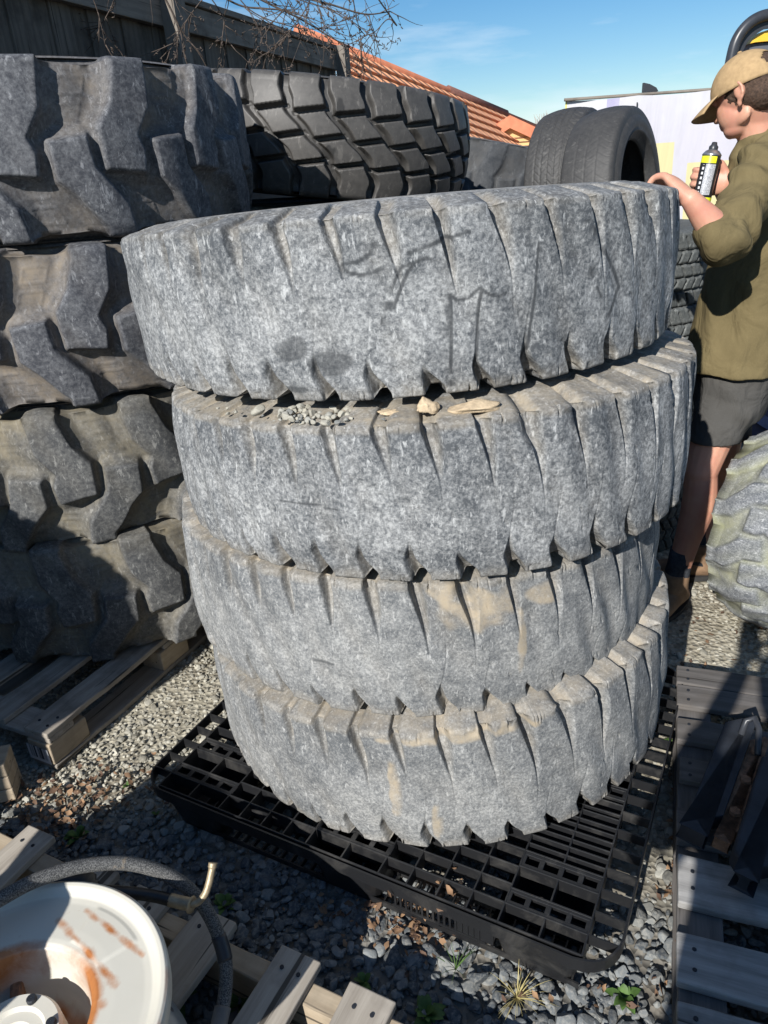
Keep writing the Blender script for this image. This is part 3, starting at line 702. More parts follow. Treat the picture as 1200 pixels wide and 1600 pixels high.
# --- unseen stack behind the photographer's left shoulder, added to shade the left pallet
for i in range(4):
    make_tyre('crane_tyre', 'unseen tyre %s of a pile added left of the frame to cast shade' % ('lowest','second from bottom','third from bottom','topmost')[i], 'added shade-casting tyres left of the photographer', (-2.36+0.02*i, 0.92, 0.18+0.355*i), (0,0), M['crane2'], crane_tread0, side_c, rotz=i*0.7)

for i in range(4):  # unseen pile added behind the photographer to throw shade over the right pallet
    make_tyre('crane_tyre', 'unseen tyre %s of the pile added behind the photographer to cast shade' % ('lowest','second from bottom','third from bottom','topmost')[i], 'added shade-casting tyres behind the photographer', (0.92+0.02*i, -0.80, 0.18+0.355*i), (0,0), M['crane2'], crane_tread0, side_c, rotz=i*0.9)

# ------------------------------------------------------------------ timber pallets
def board(parent, name, p0, p1, w, t, mat, bev=0.0035, knot=False):
    """board whose centre line runs p0->p1 (centres), width w (horizontal), thickness t"""
    p0, p1 = Vector(p0), Vector(p1); d = p1-p0; Ln = d.length
    nseg = max(2, int(Ln/0.08)); r = random.Random(int(abs(p0.x*1000)+abs(p1.y*777)))
    s = MB(); V = []; F = []
    for i in range(nseg+1):
        x = -Ln/2+Ln*i/nseg; e = 0.0022
        wj = w/2+r.uniform(-e, e); zj = r.uniform(-e, e)*0.7
        if i in (0, nseg): x += r.uniform(-0.004, 0.004)
        V += [(x, -wj, -t/2+zj), (x, wj, -t/2+zj), (x, wj, t/2+zj), (x, -wj, t/2+zj)]
    for i in range(nseg):
        for k in range(4): F.append([i*4+k, i*4+(k+1)%4, (i+1)*4+(k+1)%4, (i+1)*4+k][::-1])
    F.append([0,1,2,3]); F.append([nseg*4+k for k in range(4)][::-1])
    s.add(V, F)
    o = s.build(name, mat, parent, bevel=bev, seg=2)
    X = d.normalized(); Zv = Vector((0,0,1)); Zv = (Zv-X*Zv.dot(X)).normalized(); Yv = Zv.cross(X)
    mt_ = Matrix((X, Yv, Zv)).transposed().to_4x4(); mt_.translation = (p0+p1)/2
    if parent is not None: mt_ = parent.matrix_basis.inverted() @ mt_
    o.matrix_basis = mt_; return o
def nails(parent, pts, r=0.0045):
    for p in pts:
        o = MB().lathe([(0.0001,0.0012),(r,0.001),(r,-0.004)], 8, c=(0,0,0)).build('nail', M['steel_dark'], parent)
        o.matrix_basis = parent.matrix_basis.inverted() @ Matrix.Translation(p)

# left pallet: outer edge from A (near) to B (far)
lp = empty('wooden_pallet', (-1.15, 2.1, 0), 'weathered wooden pallet with a barcode sticker under the left tyre stack', 'pallet')
bpy.context.view_layer.update()
A = Vector((-1.058, 1.76, 0)); B = Vector((-0.62, 2.62, 0)); du_ = (B-A).normalized(); pv = Vector((-du_.y, du_.x, 0))   # pv points left
Ln = 1.15; 
for k, off in enumerate((0.05, 0.235, 0.42, 0.60, 0.78, 0.95)):
    a = A+pv*off+Vector((0,0,0.129)); board(lp, 'deck_board', a, a+du_*Ln, 0.10 if k else 0.10, 0.020, M['wood'])
for t_ in (0.05, 0.57, 1.10):
    a = A+du_*t_+Vector((0,0,0.107)); board(lp, 'cross_board', a-pv*0.0, a+pv*1.0, 0.10, 0.020, M['wood'])
for off in (0.05, 0.5, 0.95):
    for t_ in (0.07, 0.57, 1.08):
        c_ = A+du_*t_+pv*off+Vector((0,0,0.0575)); board(lp, 'block', c_-du_*0.07, c_+du_*0.07, 0.098, 0.076, M['wood_pale'])
    a = A+pv*off+Vector((0,0,0.009)); board(lp, 'skid_board', a, a+du_*Ln, 0.10, 0.018, M['wood'])
nails(lp, [A+pv*0.03+du_*t_+Vector((0,0,.1395)) for t_ in (.03,.07,.55,.6)]+[A+pv*0.075+du_*t_+Vector((0,0,.1395)) for t_ in (.04,.58)])
# barcode sticker on the near end of the corner block
m, n, b = new_mat('barcode_label'); q = NB(n); v = q.coord('Object')
sp = q.node('ShaderNodeSeparateXYZ'); q.link(v, sp.inputs[0])
wn = q.node('ShaderNodeTexWhiteNoise', noise_dimensions='1D'); q.link(q.math('FLOOR', q.math('MULTIPLY', sp.outputs['X'], 520)), wn.inputs['W'])
bars = q.math('GREATER_THAN', wn.outputs['Value'], 0.5); inb = q.math('MULTIPLY', q.math('LESS_THAN', q.math('ABSOLUTE', sp.outputs['X']), 0.036), q.math('GREATER_THAN', sp.outputs['Z'], -0.016))
q.link(q.mix(q.math('MULTIPLY', bars, inb), (0.62,0.62,0.63), (0.03,0.03,0.03)), b.inputs['Base Color']); M['barcode'] = m
lab = MB().box((0,0,0), (0.09, 0.0012, 0.055)).build('barcode_sticker', M['barcode'], lp)
c_ = A+pv*0.055+Vector((0,0,0.052))-du_*0.008
ml = Matrix((-pv, du_, Vector((0,0,1)))).transposed().to_4x4(); ml.translation = c_; lab.matrix_basis = lp.matrix_basis.inverted() @ ml

# near pallet, bottom left: stringer from the left edge to the bottom
np_ = empty('wooden_pallet', (-0.7, 0.9, 0), 'grey wooden pallet at the bottom left under the hoses and the white wheel disc', 'pallet')
bpy.context.view_layer.update()
A = Vector((-1.13, 1.475, 0)); du_ = Vector((1.06,-0.566,0)).normalized(); pv = Vector((du_.y, -du_.x, 0))   # pv: towards the lower left
for off in (0.03, 0.50):
    a = A+pv*off+Vector((0,0,0.052)); board(np_, 'stringer', a-du_*0.05, a+du_*1.45, 0.05, 0.098, M['wood_pale'] if off < .1 else M['wood'])
for k, (t_, w_, ov) in enumerate(((0.20,0.10,0.055),(0.43,0.105,0.03),(0.60,0.10,0.03),(0.775,0.105,0.05),(0.995,0.10,0.045),(1.17,0.10,0.03))):
    a = A+du_*t_-pv*ov*0.6+Vector((0,0,0.113)); board(np_, 'deck_board', a, a+pv*(0.62 if k else 0.5), w_, 0.021, M['wood'])
    nails(np_, [a+pv*0.045+du_*dx+Vector((0,0,.0112)) for dx in (-.02,.02)])
for t_ in (0.3, 0.9): board(np_, 'skid_board', A+du_*t_+Vector((0,0,0.0)), A+du_*t_+pv*0.55, 0.09, 0.014, M['wood_dark'])
# timber end at far left edge
te = empty('timber_offcut', G(0, 1262, 0), 'short stack of sawn timber ends at the left edge below the pallet', 'timber')
bpy.context.view_layer.update()
for k in range(3):
    c_ = G(-22, 1262, 0)+Vector((-0.05, 0.03, 0.028+0.045*k)); board(te, 'timber', c_-Vector((0.1,0.02,0)), c_+Vector((0.125,0.03,0)), 0.09, 0.042, M['wood_pale'])

# right pallet
rpal = empty('wooden_pallet', (1.0, 1.3, 0), 'worn wooden pallet on the right, shade in its colour, carrying steel cutting edges', 'pallet')
bpy.context.view_layer.update()
A = Vector((0.885, 1.875, 0)); Bq = Vector((0.475, 0.826, 0)); du_ = (Bq-A).normalized(); pv = Vector((-du_.y, du_.x, 0)).normalized()
if pv.x < 0: pv = -pv
for k, (t_, w_) in enumerate(((0.045,0.09),(0.145,0.095),(0.30,0.095),(0.455,0.085),(0.645,0.10),(0.80,0.13),(0.99,0.11),(1.13,0.10))):
    a = A+du_*t_+Vector((0,0,0.131)); board(rpal, 'deck_board', a, a+pv*1.0, w_, 0.020, M['wood_flaky'] if k > 4 else M['wood_dark'])
    nails(rpal, [a+pv*0.03+du_*dx+Vector((0,0,.0112)) for dx in (-.022,.022)])
for off in (0.045, 0.5, 0.95):
    a = A+pv*off+Vector((0,0,0.109)); board(rpal, 'stringer_board', a, a+du_*1.2, 0.09, 0.02, M['wood_dark'])
    for t_ in (0.06, 0.58, 1.1):
        c_ = A+pv*off+du_*t_+Vector((0,0,0.058)); board(rpal, 'block', c_-du_*0.06, c_+du_*0.06, 0.088, 0.078, M['wood_dark'])
    a = A+pv*off+Vector((0,0,0.009)); board(rpal, 'skid_board', a, a+du_*1.2, 0.09, 0.018, M['wood_dark'])

# steel cutting edges on the right pallet
def edge_plate(label, p_far, p_near, w, h, lean, mats, group):
    e = empty('cutting_edge', (p_far+p_near)/2, label, 'steel blade', group)
    d = (p_near-p_far); Ln = d.length; X = d.normalized(); Z0 = Vector((0,0,1)); Y0 = Z0.cross(X).normalized(); Z0 = X.cross(Y0)
    qd = Matrix.Rotation(lean, 3, X); Yv = qd @ Y0; Zv = qd @ Z0
    Mx = Matrix((X, Yv, Zv)).transposed()
    # dark wear plate: chamfered long plate
    def plate(y0, y1, z0, z1, x0, x1, ch):
        pr = [(x0+ch*1.2, y0), (x0, y0+ch), (x0, y1-ch*.3), (x0+ch*.4, y1), (x1-ch*1.6, y1), (x1, y1-ch*1.5), (x1, y0+ch), (x1-ch, y0)]
        V = [(x, y, z0) for x, y in pr]+[(x, y, z1) for x, y in pr]; nn = len(pr)
        return MB().add(np.array([tuple(Mx @ Vector(v_)) for v_ in V]), [list(range(nn))[::-1], [nn+i for i in range(nn)]]+[[i, (i+1) % nn, nn+(i+1) % nn, nn+i] for i in range(nn)])
    plate(-w*0.5, w*0.12, -h/2, h/2, -Ln/2, Ln/2, 0.05).build('wear_plate', mats[0], e, bevel=0.006)
    plate(w*0.125, w*0.5, -h/2, h*0.25, -Ln/2+0.04, Ln/2-0.02, 0.03).build('rusty_flange', mats[1], e, bevel=0.004)
    for k in (0.25, 0.5, 0.75):
        c_ = Mx @ Vector((-Ln/2+Ln*k, w*0.3, h*0.25)); MB().lathe([(0.0001,0.010),(0.013,0.008),(0.014,0.0)], 6, c=tuple(c_)).build('bolt', mats[1], e)
    return e
edge_plate('dark blue steel cutting edge with a rusty flange, left one on the right pallet', G(1172, 1130, .19), G(1104, 1318, .18), 0.11, 0.045, R_(-6), (M['steel_dark'], M['rust']), 'steel cutting edges on the right pallet')
edge_plate('wide dark steel cutting edge lying nearest the right edge of the pallet', G(1248, 1190, .20), G(1196, 1396, .19), 0.16, 0.05, R_(-6), (M['steel_dark'], M['rust']), 'steel cutting edges on the right pallet')
hk = MB().tube([G(1158,1148,.22), G(1166,1126,.25), G(1180,1122,.26), G(1186,1140,.25), G(1184,1180,.22)], 0.008, 10).build('lifting_hook', M['black_paint'], None, smooth=True)
tag(hk, 'thin bent steel loop at the far end of the left cutting edge', 'hook')

# ------------------------------------------------------------------ black plastic pallet
pp = empty('plastic_pallet', (0, 0, 0), 'black plastic grid pallet under the centre tyre stack', 'pallet')
A = Vector((-0.608, 1.495, 0)); X = Vector((1.08,-0.60,0)).normalized(); Yv = Vector((-X.y, X.x, 0)); PL = 1.10; PW = 1.03
mt_ = Matrix((X, Yv, Vector((0,0,1)))).transposed().to_4x4(); mt_.translation = A; pp.matrix_basis = mt_
s = MB(); zt = 0.137; tb = 0.0042
padx = [(-.060,.140),(.410,.610),(.900,1.080)]; pady = [(.050,.200),(.440,.590),(.830,.980)]
xl_ = [-.062,.140,.2075,.275,.3425,.410,.610,.682,.755,.827,.900,1.080]; yl_ = [0,.050,.200,.250,.300,.345,.390,.440,.590,.640,.690,.735,.780,.830,.980,1.03]
def wallx(x0, x1, y, h=0.042, t=tb, z=zt): s.box(((x0+x1)/2, y, z-h/2), (abs(x1-x0), t, h))
def wally(x, y0, y1, h=0.042, t=tb, z=zt): s.box((x, (y0+y1)/2, z-h/2-0.0005), (t, abs(y1-y0), h))
for x in xl_:
    for y0, y1 in zip(yl_[:-1], yl_[1:]): wally(x, y0, y1, 0.045 if (y0, y1) in pady or x in (-.062,1.08) else 0.038)
for (a0, a1) in padx:
    for y0, y1 in zip(yl_[:-1], yl_[1:]):
        if (y0, y1) in pady: wally((a0+a1)/2, y0+.04, y0+.105, 0.030)
        else: wally((a0+a1)/2, y0, y1, 0.036)
for y in yl_:
    for x0, x1 in zip(xl_[:-1], xl_[1:]): wallx(x0, x1, y, 0.040)
ysub = [a_+.05 for a_, _ in pady]+[a_+.10 for a_, _ in pady]
for y in ysub:
    for x0, x1 in zip(xl_[:-1], xl_[1:]):
        if not any(abs(x0-a0) < .004 for a0, _ in padx): wallx(x0, x1, y, 0.036, tb*.9)
# ladder rungs on the right hand column
yy_ = 0.225
while yy_ < 1.0:
    if not any(a0-.01 < yy_ < a1+.01 for a0, a1 in pady): wallx(.90, 1.08, yy_, 0.030, tb*.8, zt-.0013)
    yy_ += 0.05
def slab(x0, x1, y0, y1, nw):
    w = (x1-x0)/nw; d = y1-y0
    s.box(((x0+x1)/2, y0+d*.11, zt-.0042), (x1-x0-.004, d*.20, .006)); s.box(((x0+x1)/2, y1-d*.11, zt-.0042), (x1-x0-.004, d*.20, .006))
    for k in range(nw+1): s.box((x0+w*k+(0.003 if k == 0 else -0.003 if k == nw else 0), (y0+y1)/2, zt-.0044), (w*.26, d*.62, .0056))
for (a0, a1) in padx:
    for (b0, b1) in pady:
        slab(a0, a1, b0+.002, b0+.040, 4); slab(a0, a1, b0+.105, b1-.002, 4); wallx(a0, a1, b0+.041, 0.034); wallx(a0, a1, b0+.104, 0.034)
deck = s.build('deck_grid', M['plastic'], pp, bevel=0.0012, seg=2)
# outer rail loop with rounded corners, slightly outside the grid
def loop_pts(x0, y0, x1, y1, r, n=6):
    P_ = []
    for (cx0, cy0, a0) in ((x1-r, y0+r, -90), (x1-r, y1-r, 0), (x0+r, y1-r, 90), (x0+r, y0+r, 180)):
        for k in range(n+1):
            a = R_(a0+90*k/n); P_.append((cx0+r*math.cos(a), cy0+r*math.sin(a)))
    return P_
lo = loop_pts(-0.128, -0.014, 1.150, PW+0.02, 0.085); li = loop_pts(-0.1235, -0.0095, 1.1455, PW+0.0155, 0.081)
nn = len(lo); V = [(x, y, zt-0.001+0.002*math.sin(k*1.7)) for k, (x, y) in enumerate(lo)]+[(x, y, zt-0.001+0.002*math.sin(k*1.7)) for k, (x, y) in enumerate(li)]
V += [(x, y, zt-0.034) for x, y in lo]+[(x, y, zt-0.034) for x, y in li]; F = []
for k in range(nn):
    k2 = (k+1) % nn; F += [[k, k2, nn+k2, nn+k], [2*nn+k, 2*nn+k2, k2, k], [nn+k, nn+k2, 3*nn+k2, 3*nn+k], [3*nn+k, 3*nn+k2, 2*nn+k2, 2*nn+k]]
s = MB().add(V, F)
for t_ in np.linspace(0.05, 0.97, 17):      # ties between the loop and grid on the short sides
    s.box((-0.094, PW*t_, zt-0.016), (0.062, 0.0035, 0.028)); s.box((1.114, PW*t_, zt-0.016), (0.066, 0.0035, 0.028))
s.build('outer_rail', M['plastic'], pp)
for (x0, x1) in ((-0.058, 0.14), (0.41, 0.61), (0.88, 1.08)):
    for (y0, y1) in ((-0.004, 0.20), (0.43, 0.60), (0.83, PW)):
        s = MB(); n_ = 14
        def ring(z, g):
            return [(x+(0 if 0 else 0), y, z) for x, y in loop_pts(x0+g, y0+g, x1-g, y1-g, 0.035, 4)]
        r1, r2, r3 = ring(0.104, 0.0), ring(0.004, 0.018), ring(0.104, 0.006)
        k_ = len(r1); F = [[k, (k+1) % k_, k_+(k+1) % k_, k_+k] for k in range(k_)]+[list(range(k_, 2*k_))[::-1]]
        s.add(r1+r2, [f[::-1] for f in F]); 
        s.build('foot', M['plastic'], pp, smooth=False)
# broken comb skirt on the near side
s = MB()
for k in range(16):
    x = 0.66+k*0.0135; s.box((x, -0.013, 0.088), (0.005, 0.003, 0.030), None)
s.box((0.765, -0.013, 0.069), (0.225, 0.0028, 0.006)); s.box((0.85, -0.0105, 0.086), (0.09, 0.0025, 0.034))
s.build('comb_skirt', M['plastic'], pp)
# bottom skids
for yy in (0.06, 0.52, 0.95):
    s = MB()
    for k in range(36): s.box((0.01+k*0.03, yy, 0.016), (0.004, 0.09, 0.014))
    s.box((PL/2-.01, yy-0.046, 0.016), (PL-.03, 0.004, 0.016)); s.box((PL/2-.01, yy+0.046, 0.016), (PL-.03, 0.004, 0.016)); s.build('skid', M['plastic'], pp)

# ------------------------------------------------------------------ white wheel disc + hoses (bottom left)
m, n, b = new_mat('rusty_white_enamel'); q = NB(n); v = q.coord('Object')
ru = q.attr('rust'); nn_ = q.noise(v, 22, 8, 0.7, 0.4)
f = q.math('ADD', q.math('MULTIPLY', ru, 0.85), q.math('MULTIPLY', nn_, 0.55))
sp_ = q.ramp(q.noise(v, 38, 4, 0.6), [(0.70, 0.0), (0.76, 0.5)])
c = q.mix(q.ramp(q.noise(v, 4, 5, 0.6), [(0.45, 0.0), (0.8, 0.5)]), (0.58,0.56,0.49), (0.50,0.465,0.38))
c = q.mix(q.ramp(f, [(0.42, 0.0), (0.60, 0.55), (0.78, 1.0)]), c, q.mix(nn_, (0.60,0.24,0.07), (0.22,0.08,0.035)))
c = q.mix(q.math('MULTIPLY', sp_, 0.4), c, (0.35,0.22,0.13))
q.link(c, b.inputs['Base Color']); b.inputs['Roughness'].default_value = 0.38; q.bump(nn_, b, 0.1, 0.001); M['enamel'] = m
RC = G(5, 1604, 0.40); RR = 0.262
rim = empty('wheel_disc', (RC.x, RC.y, 0.12), 'white wheel disc with rust streaks lying on the grey pallet at the bottom left', 'wheel')
rp_ = [(0.085,-0.13),(0.105,-0.115),(0.118,-0.09),(0.124,-0.07),(0.128,-0.05),(0.130,-0.022),(0.134,-0.006),(0.142,-0.001),(0.150,0.0),(0.160,0.0),(0.172,0.0),(0.184,-0.0005),(0.196,-0.001),(0.208,-0.0015),(0.220,-0.002),(0.232,-0.001),(0.240,0.004),(0.248,0.010),(0.255,0.0115),(0.260,0.008),(0.262,0.0),(0.261,-0.02),(0.255,-0.03)]
rp_ = [tuple(np.array(a_)*(1-t_)+np.array(b2_)*t_) for a_, b2_ in zip(rp_[:-1], rp_[1:]) for t_ in (0,.25,.5,.75)]+[rp_[-1]]
V = []; F = []; na = 360; rust = []
rr2 = np.random.default_rng(4)
for (r, z) in rp_:
    for k in range(na):
        a = 2*math.pi*k/na; zz = z
        if 0.145 < r < 0.225:       # embossed panels
            for a0 in (R_(52), R_(172), R_(292)):
                da = abs((a-a0+math.pi) % (2*math.pi)-math.pi)*r
                inr = min(r-0.152, 0.222-r, 0.050*(r/0.19)-da)
                zz += 0.0022*max(0, min(1, inr/0.003+0.5))
        V.append((r*math.cos(a), r*math.sin(a), 0.28+zz))
        u_ = 0
        u_ = max(u_, 0.80*math.exp(-((r-0.136)/0.015)**2)*(0.65+0.35*math.sin(a*3+1))); u_ = max(u_, 0.12 if r < 0.12 else 0)
        u_ = max(u_, 0.42*math.exp(-((r-0.258)/0.005)**2)*(0.5+0.5*math.sin(a*11)*math.sin(a*4)))
        x_, y_ = r*math.cos(a), r*math.sin(a)
        for (x0, y0, x1, y1, w_) in ((0.065,0.20,0.195,0.105,0.0055),(0.02,0.185,0.165,0.055,0.006),(0.02,0.10,0.15,0.02,0.010)):
            dx, dy = x1-x0, y1-y0; t_ = max(0, min(1, ((x_-x0)*dx+(y_-y0)*dy)/(dx*dx+dy*dy)))
            d_ = math.hypot(x_-x0-t_*dx, y_-y0-t_*dy); nz3 = mnoise.noise((x_*45, y_*45, 1.0)); d_ += 0.004*mnoise.noise((x_*22, y_*22, 3.0)); u_ = max(u_, (0.30+0.30*nz3)*math.exp(-(d_/w_)**2)+0.16*math.exp(-(d_/(w_*2.8))**2))
        rust.append(u_)
for i in range(len(rp_)-1):
    for k in range(na): F.append((i*na+k, i*na+(k+1) % na, (i+1)*na+(k+1) % na, (i+1)*na+k))
obj('disc', mesh_np('disc', V, np.array(F), True, {'rust': rust}), M['enamel'], rim)
s = MB(); s.lathe([(0.255,0.25),(0.235,0.24),(0.225,0.21),(0.225,0.04),(0.235,0.02),(0.255,0.0),(0.262,0.012),(0.258,0.0),(0.24,-0.0)], 96); s.build('barrel', M['enamel'], rim, smooth=True)
s = MB(); s.lathe([(0.226,0.10),(0.12,0.12),(0.085,0.155),(0.080,0.235),(0.075,0.243),(0.055,0.243),(0.050,0.236),(0.034,0.236),(0.030,0.225),(0.0005,0.224)], 96); hub = s.build('hub', M['enamel'], rim, smooth=False)
for k in range(6):
    a = R_(60*k+20); s = MB(); s.lathe([(0.0005,0.0075),(0.007,0.0075),(0.0085,0.0055),(0.0085,-0.002)], 12, c=(0.064*math.cos(a), 0.064*math.sin(a), 0.2435)); s.build('bolt', M['steel_dark'], hub)
for k in range(3):
    a = R_(120*k-8); s = MB(); s.box((0.098*math.cos(a), 0.098*math.sin(a), 0.19), (0.08, 0.022, 0.05), Matrix.Rotation(a, 3, 'Z')); s.build('spoke', M['rust'], rim, bevel=0.006)
s = MB(); s.tube([(0.045,-0.045,0.205),(0.11,0.0,0.20),(0.135,0.03,0.15)], 0.022, 12); s.build('black_pipe', M['plastic'], rim, smooth=True)

# unseen second wheel beside the disc, added and stretched taller to cast shade
r2 = empty('wheel_disc', (-1.16, 0.52, 0.12), 'unseen white wheel added left of the rusty disc to cast shade', 'wheel')
s = MB(); s.lathe([(0.0005,0.30),(0.10,0.30),(0.15,0.32),(0.24,0.33),(0.262,0.34),(0.262,0.32),(0.23,0.28),(0.23,0.05),(0.262,0.02),(0.26,0.0)], 64); obj('disc', s.mesh('disc2', True), simple('white_enamel', (0.55,0.53,0.46), 0.4), r2).scale = (1,1,1.75)

# hoses
m, n, b = new_mat('braided_hose'); q = NB(n); v = q.coord('Object')
f = q.noise(v, 420, 3, 0.6); g = q.noise(v, 18, 5, 0.6)
c = q.mix(q.ramp(f, [(0.42, 0.0), (0.62, 1.0)]), (0.035,0.036,0.038), (0.17,0.17,0.165)); c = q.mix(q.ramp(g, [(0.62, 0.0), (0.70, 0.8)]), c, (0.33,0.25,0.16))
q.link(c, b.inputs['Base Color']); b.inputs['Roughness'].default_value = 0.85; q.bump(f, b, 0.6, 0.0015); M['hose'] = m
def spline(pts, n=10):
    out_ = []; P_ = [Vector(p) for p in pts]; P_ = [P_[0]*2-P_[1]]+P_+[P_[-1]*2-P_[-2]]
    for i in range(1, len(P_)-2):
        for k in range(n):
            t = k/n; a, b_, c_, d_ = P_[i-1:i+3]
            out_.append(0.5*((2*b_)+(c_-a)*t+(2*a-5*b_+4*c_-d_)*t*t+(3*b_-a-3*c_+d_)*t**3))
    out_.append(P_[-2]); return out_
h1 = empty('hydraulic_hose', G(200, 1345, .36), 'thick grey braided hose arching over the near pallet beside the white disc', 'hose')
bpy.context.view_layer.update()
P1 = spline([G(-90,1460,.44), G(0,1405,.45), G(60,1374,.44), G(130,1353,.42), G(205,1350,.39), G(275,1374,.34), G(322,1422,.27), G(350,1490,.20), G(352,1548,.16), G(340,1610,.14), G(330,1660,.14)], 12)
o_ = MB().tube(P1[:-18], 0.0135, 16).build('hose_body', M['hose'], h1, smooth=True); o_.matrix_basis = h1.matrix_basis.inverted()
o_ = MB().tube(P1[-20:], 0.0162, 16).build('end_sleeve', simple('scuffed_grey_sleeve', (0.16,0.155,0.15), 0.6), h1, smooth=True); o_.matrix_basis = h1.matrix_basis.inverted()
o_ = MB().tube(P1[-42:-34], 0.0150, 16).build('clamp', M['black_paint'], h1, smooth=True); o_.matrix_basis = h1.matrix_basis.inverted()
h2 = empty('hydraulic_hose', G(200, 1400, .36), 'black hose ending in a brass coloured elbow fitting that points up', 'hose')
bpy.context.view_layer.update()
P2 = spline([G(20,1420,.35), G(70,1398,.38), G(130,1392,.38), G(190,1394,.36), G(240,1400,.34), G(275,1409,.33)], 10)
o_ = MB().tube(P2, 0.0115, 14).build('hose_body', M['plastic'], h2, smooth=True); o_.matrix_basis = h2.matrix_basis.inverted()
P3 = spline([G(266,1406,.332), G(282,1410,.330), G(296,1413,.328), G(300,1414,.328)], 6)
o_ = MB().tube(P3, [0.0125]*12+[0.0125,0.0125,0.013,0.0155,0.0165,0.0165,0.009], 16).build('ferrule', M['brass'], h2, smooth=True); o_.matrix_basis = h2.matrix_basis.inverted()
P4 = spline([G(298,1413,.328), G(310,1409,.332), G(321,1396,.342), G(327,1378,.357), G(331,1360,.372), G(333,1348,.382)], 8)
o_ = MB().tube(P4, [0.0072]*(len(P4)-7)+[0.0072,0.009,0.009,0.0085,0.009,0.009,0.009], 14).build('elbow_pipe', M['brass'], h2, smooth=True); o_.matrix_basis = h2.matrix_basis.inverted()
# black rubber coupling lying behind the disc
bc = MB().tube(spline([G(58,1400,.30), G(90,1388,.33), G(125,1385,.33), G(146,1394,.32)], 6), [0.02]*6+[0.028]*6+[0.03]*4+[0.022]*3, 16).build('pipe_coupling', M['plastic'], None, smooth=True)
tag(bc, 'short fat black coupling between the white disc and the braided hose', 'coupling')

# ------------------------------------------------------------------ pebbles and mud on the second tyre
T2top = 1.185
peb = [(402,641,.016),(433,661,.011),(446,651,.009),(452,644,.010),(461,672,.010),(470,641,.009),(476,647,.007),(483,656,.009),(487,645,.010),(495,672,.012),(492,688,.008),(499,650,.008),(508,660,.010),(513,649,.010),(521,640,.011),(527,660,.008),(534,647,.010),(545,640,.010),(556,638,.009),(566,641,.011),(577,637,.010),(588,640,.009),(482,637,.010),(457,637,.009),(520,652,.007),(540,656,.006),(437,648,.007),(470,655,.006)]
_rp = random.Random(9)
peb += [(_rp.uniform(425,600), _rp.uniform(634,655), _rp.uniform(.004,.009)) for _ in range(46)]+[(_rp.gauss(485,22), _rp.gauss(662,12), _rp.uniform(.004,.007)) for _ in range(22)]+[(_rp.uniform(600,735), _rp.uniform(630,640), _rp.uniform(.004,.008)) for _ in range(22)]+[(_rp.uniform(300,425), _rp.uniform(634,655), _rp.uniform(.003,.006)) for _ in range(8)]
V0, F0 = ico(3)
prP, _ = stone_protos(3, 6, 0.05, 8)
r_ = np.random.default_rng(12); pm = []
for k in range(6):
    V = V0.copy()
    V = prP[k]; pm.append(mesh_np('pebble', V, F0, k in (1,3), {'tone': np.full(len(V), r_.uniform(.6,1.0)), 'tan': np.full(len(V), [.95,.5,.9,.2,1.0,.8][k])}))
c2 = Vector((0.138, 1.919))
for k, (px, py, r) in enumerate(peb):
    g = G(px, py, T2top+0.004); rad = (Vector((g.x, g.y))-c2).length
    zz = T2top+r*0.42 if rad < 0.655 else T2top+r*0.3-(rad-0.655)*1.0
    g = G(px, py, zz); dv = Vector((g.x, g.y))-c2
    if dv.length > 0.668: dv = dv.normalized()*0.668; g = Vector((c2.x+dv.x, c2.y+dv.y, zz))
    o = obj('pebble', pm[k % 6], M['stone']); o.location = g; o.scale = (r*1.1, r*1.1, r*1.1); o.rotation_euler = (r_.uniform(-.4,.4), r_.uniform(-.4,.4), r_.uniform(0,6))
    tag(o, 'small river pebble among those lying on the front edge of the second tyre', 'pebble', 'pebbles lying on the front edge of the second tyre')
def clod(name, label, c, dims, seed):
    r3 = np.random.default_rng(seed); V, F = ico(4); V = V.copy()
    for _ in range(6):
        nrm = r3.normal(size=3); nrm /= np.linalg.norm(nrm); s_ = V@nrm; V -= np.outer(np.maximum(s_-r3.uniform(.45,.8), 0)*0.95, nrm)
    for _ in range(5): V *= (1+0.05*np.sin(V@r3.normal(size=3)*5+r3.uniform(0,6)))[:,None]
    o = obj(name, mesh_np(name, V*np.array(dims), F, True), M['mud']); o.location = c; return tag(o, label, 'dried mud', 'dried mud lumps on the second tyre')
clod('mud_clod', 'blocky cream lump of dried mud wedged between the top two tyres', G(670, 636, T2top+.018), (.022,.018,.018), 3)
clod('mud_clod', 'long flat cream slab of dried mud right of the blocky lump on the second tyre', G(737, 636, T2top+.012), (.052,.025,.013), 6)
clod('mud_clod', 'small thin crumb of dried mud left of the blocky lump on the second tyre', G(612, 645, T2top+.004), (.03,.014,.006), 8)

# ------------------------------------------------------------------ banner container (printed tarpaulin) behind
m, n, b = new_mat('printed_tarpaulin'); q = NB(n); v = q.coord('Object')
sp = q.node('ShaderNodeSeparateXYZ'); q.link(v, sp.inputs[0]); X_, Z_ = sp.outputs['X'], sp.outputs['Z']
def band(val, a, b_): return q.math('MULTIPLY', q.math('GREATER_THAN', val, a), q.math('LESS_THAN', val, b_))
c = q.mix(q.ramp(q.noise(v, 1.6, 5, 0.6), [(0.45, 0.0), (0.6, 0.55)]), (0.55,0.55,0.565), (0.47,0.44,0.52))
pur = q.math('MULTIPLY', band(X_, 0.20, 0.26), q.math('GREATER_THAN', Z_, 1.60)); c = q.mix(q.math('MULTIPLY', pur, q.ramp(q.noise(v, 12, 4, 0.6), [(0.3,0.25),(0.6,0.85)])), c, (0.33,0.31,0.48))
ys = q.math('MAXIMUM', q.math('MULTIPLY', band(X_, 0.445, 0.552), band(Z_, 1.2, 1.648)), q.math('MULTIPLY', band(X_, 0.628, 1.0), band(Z_, 1.0, 1.548))); c = q.mix(ys, c, (0.60,0.54,0.30))
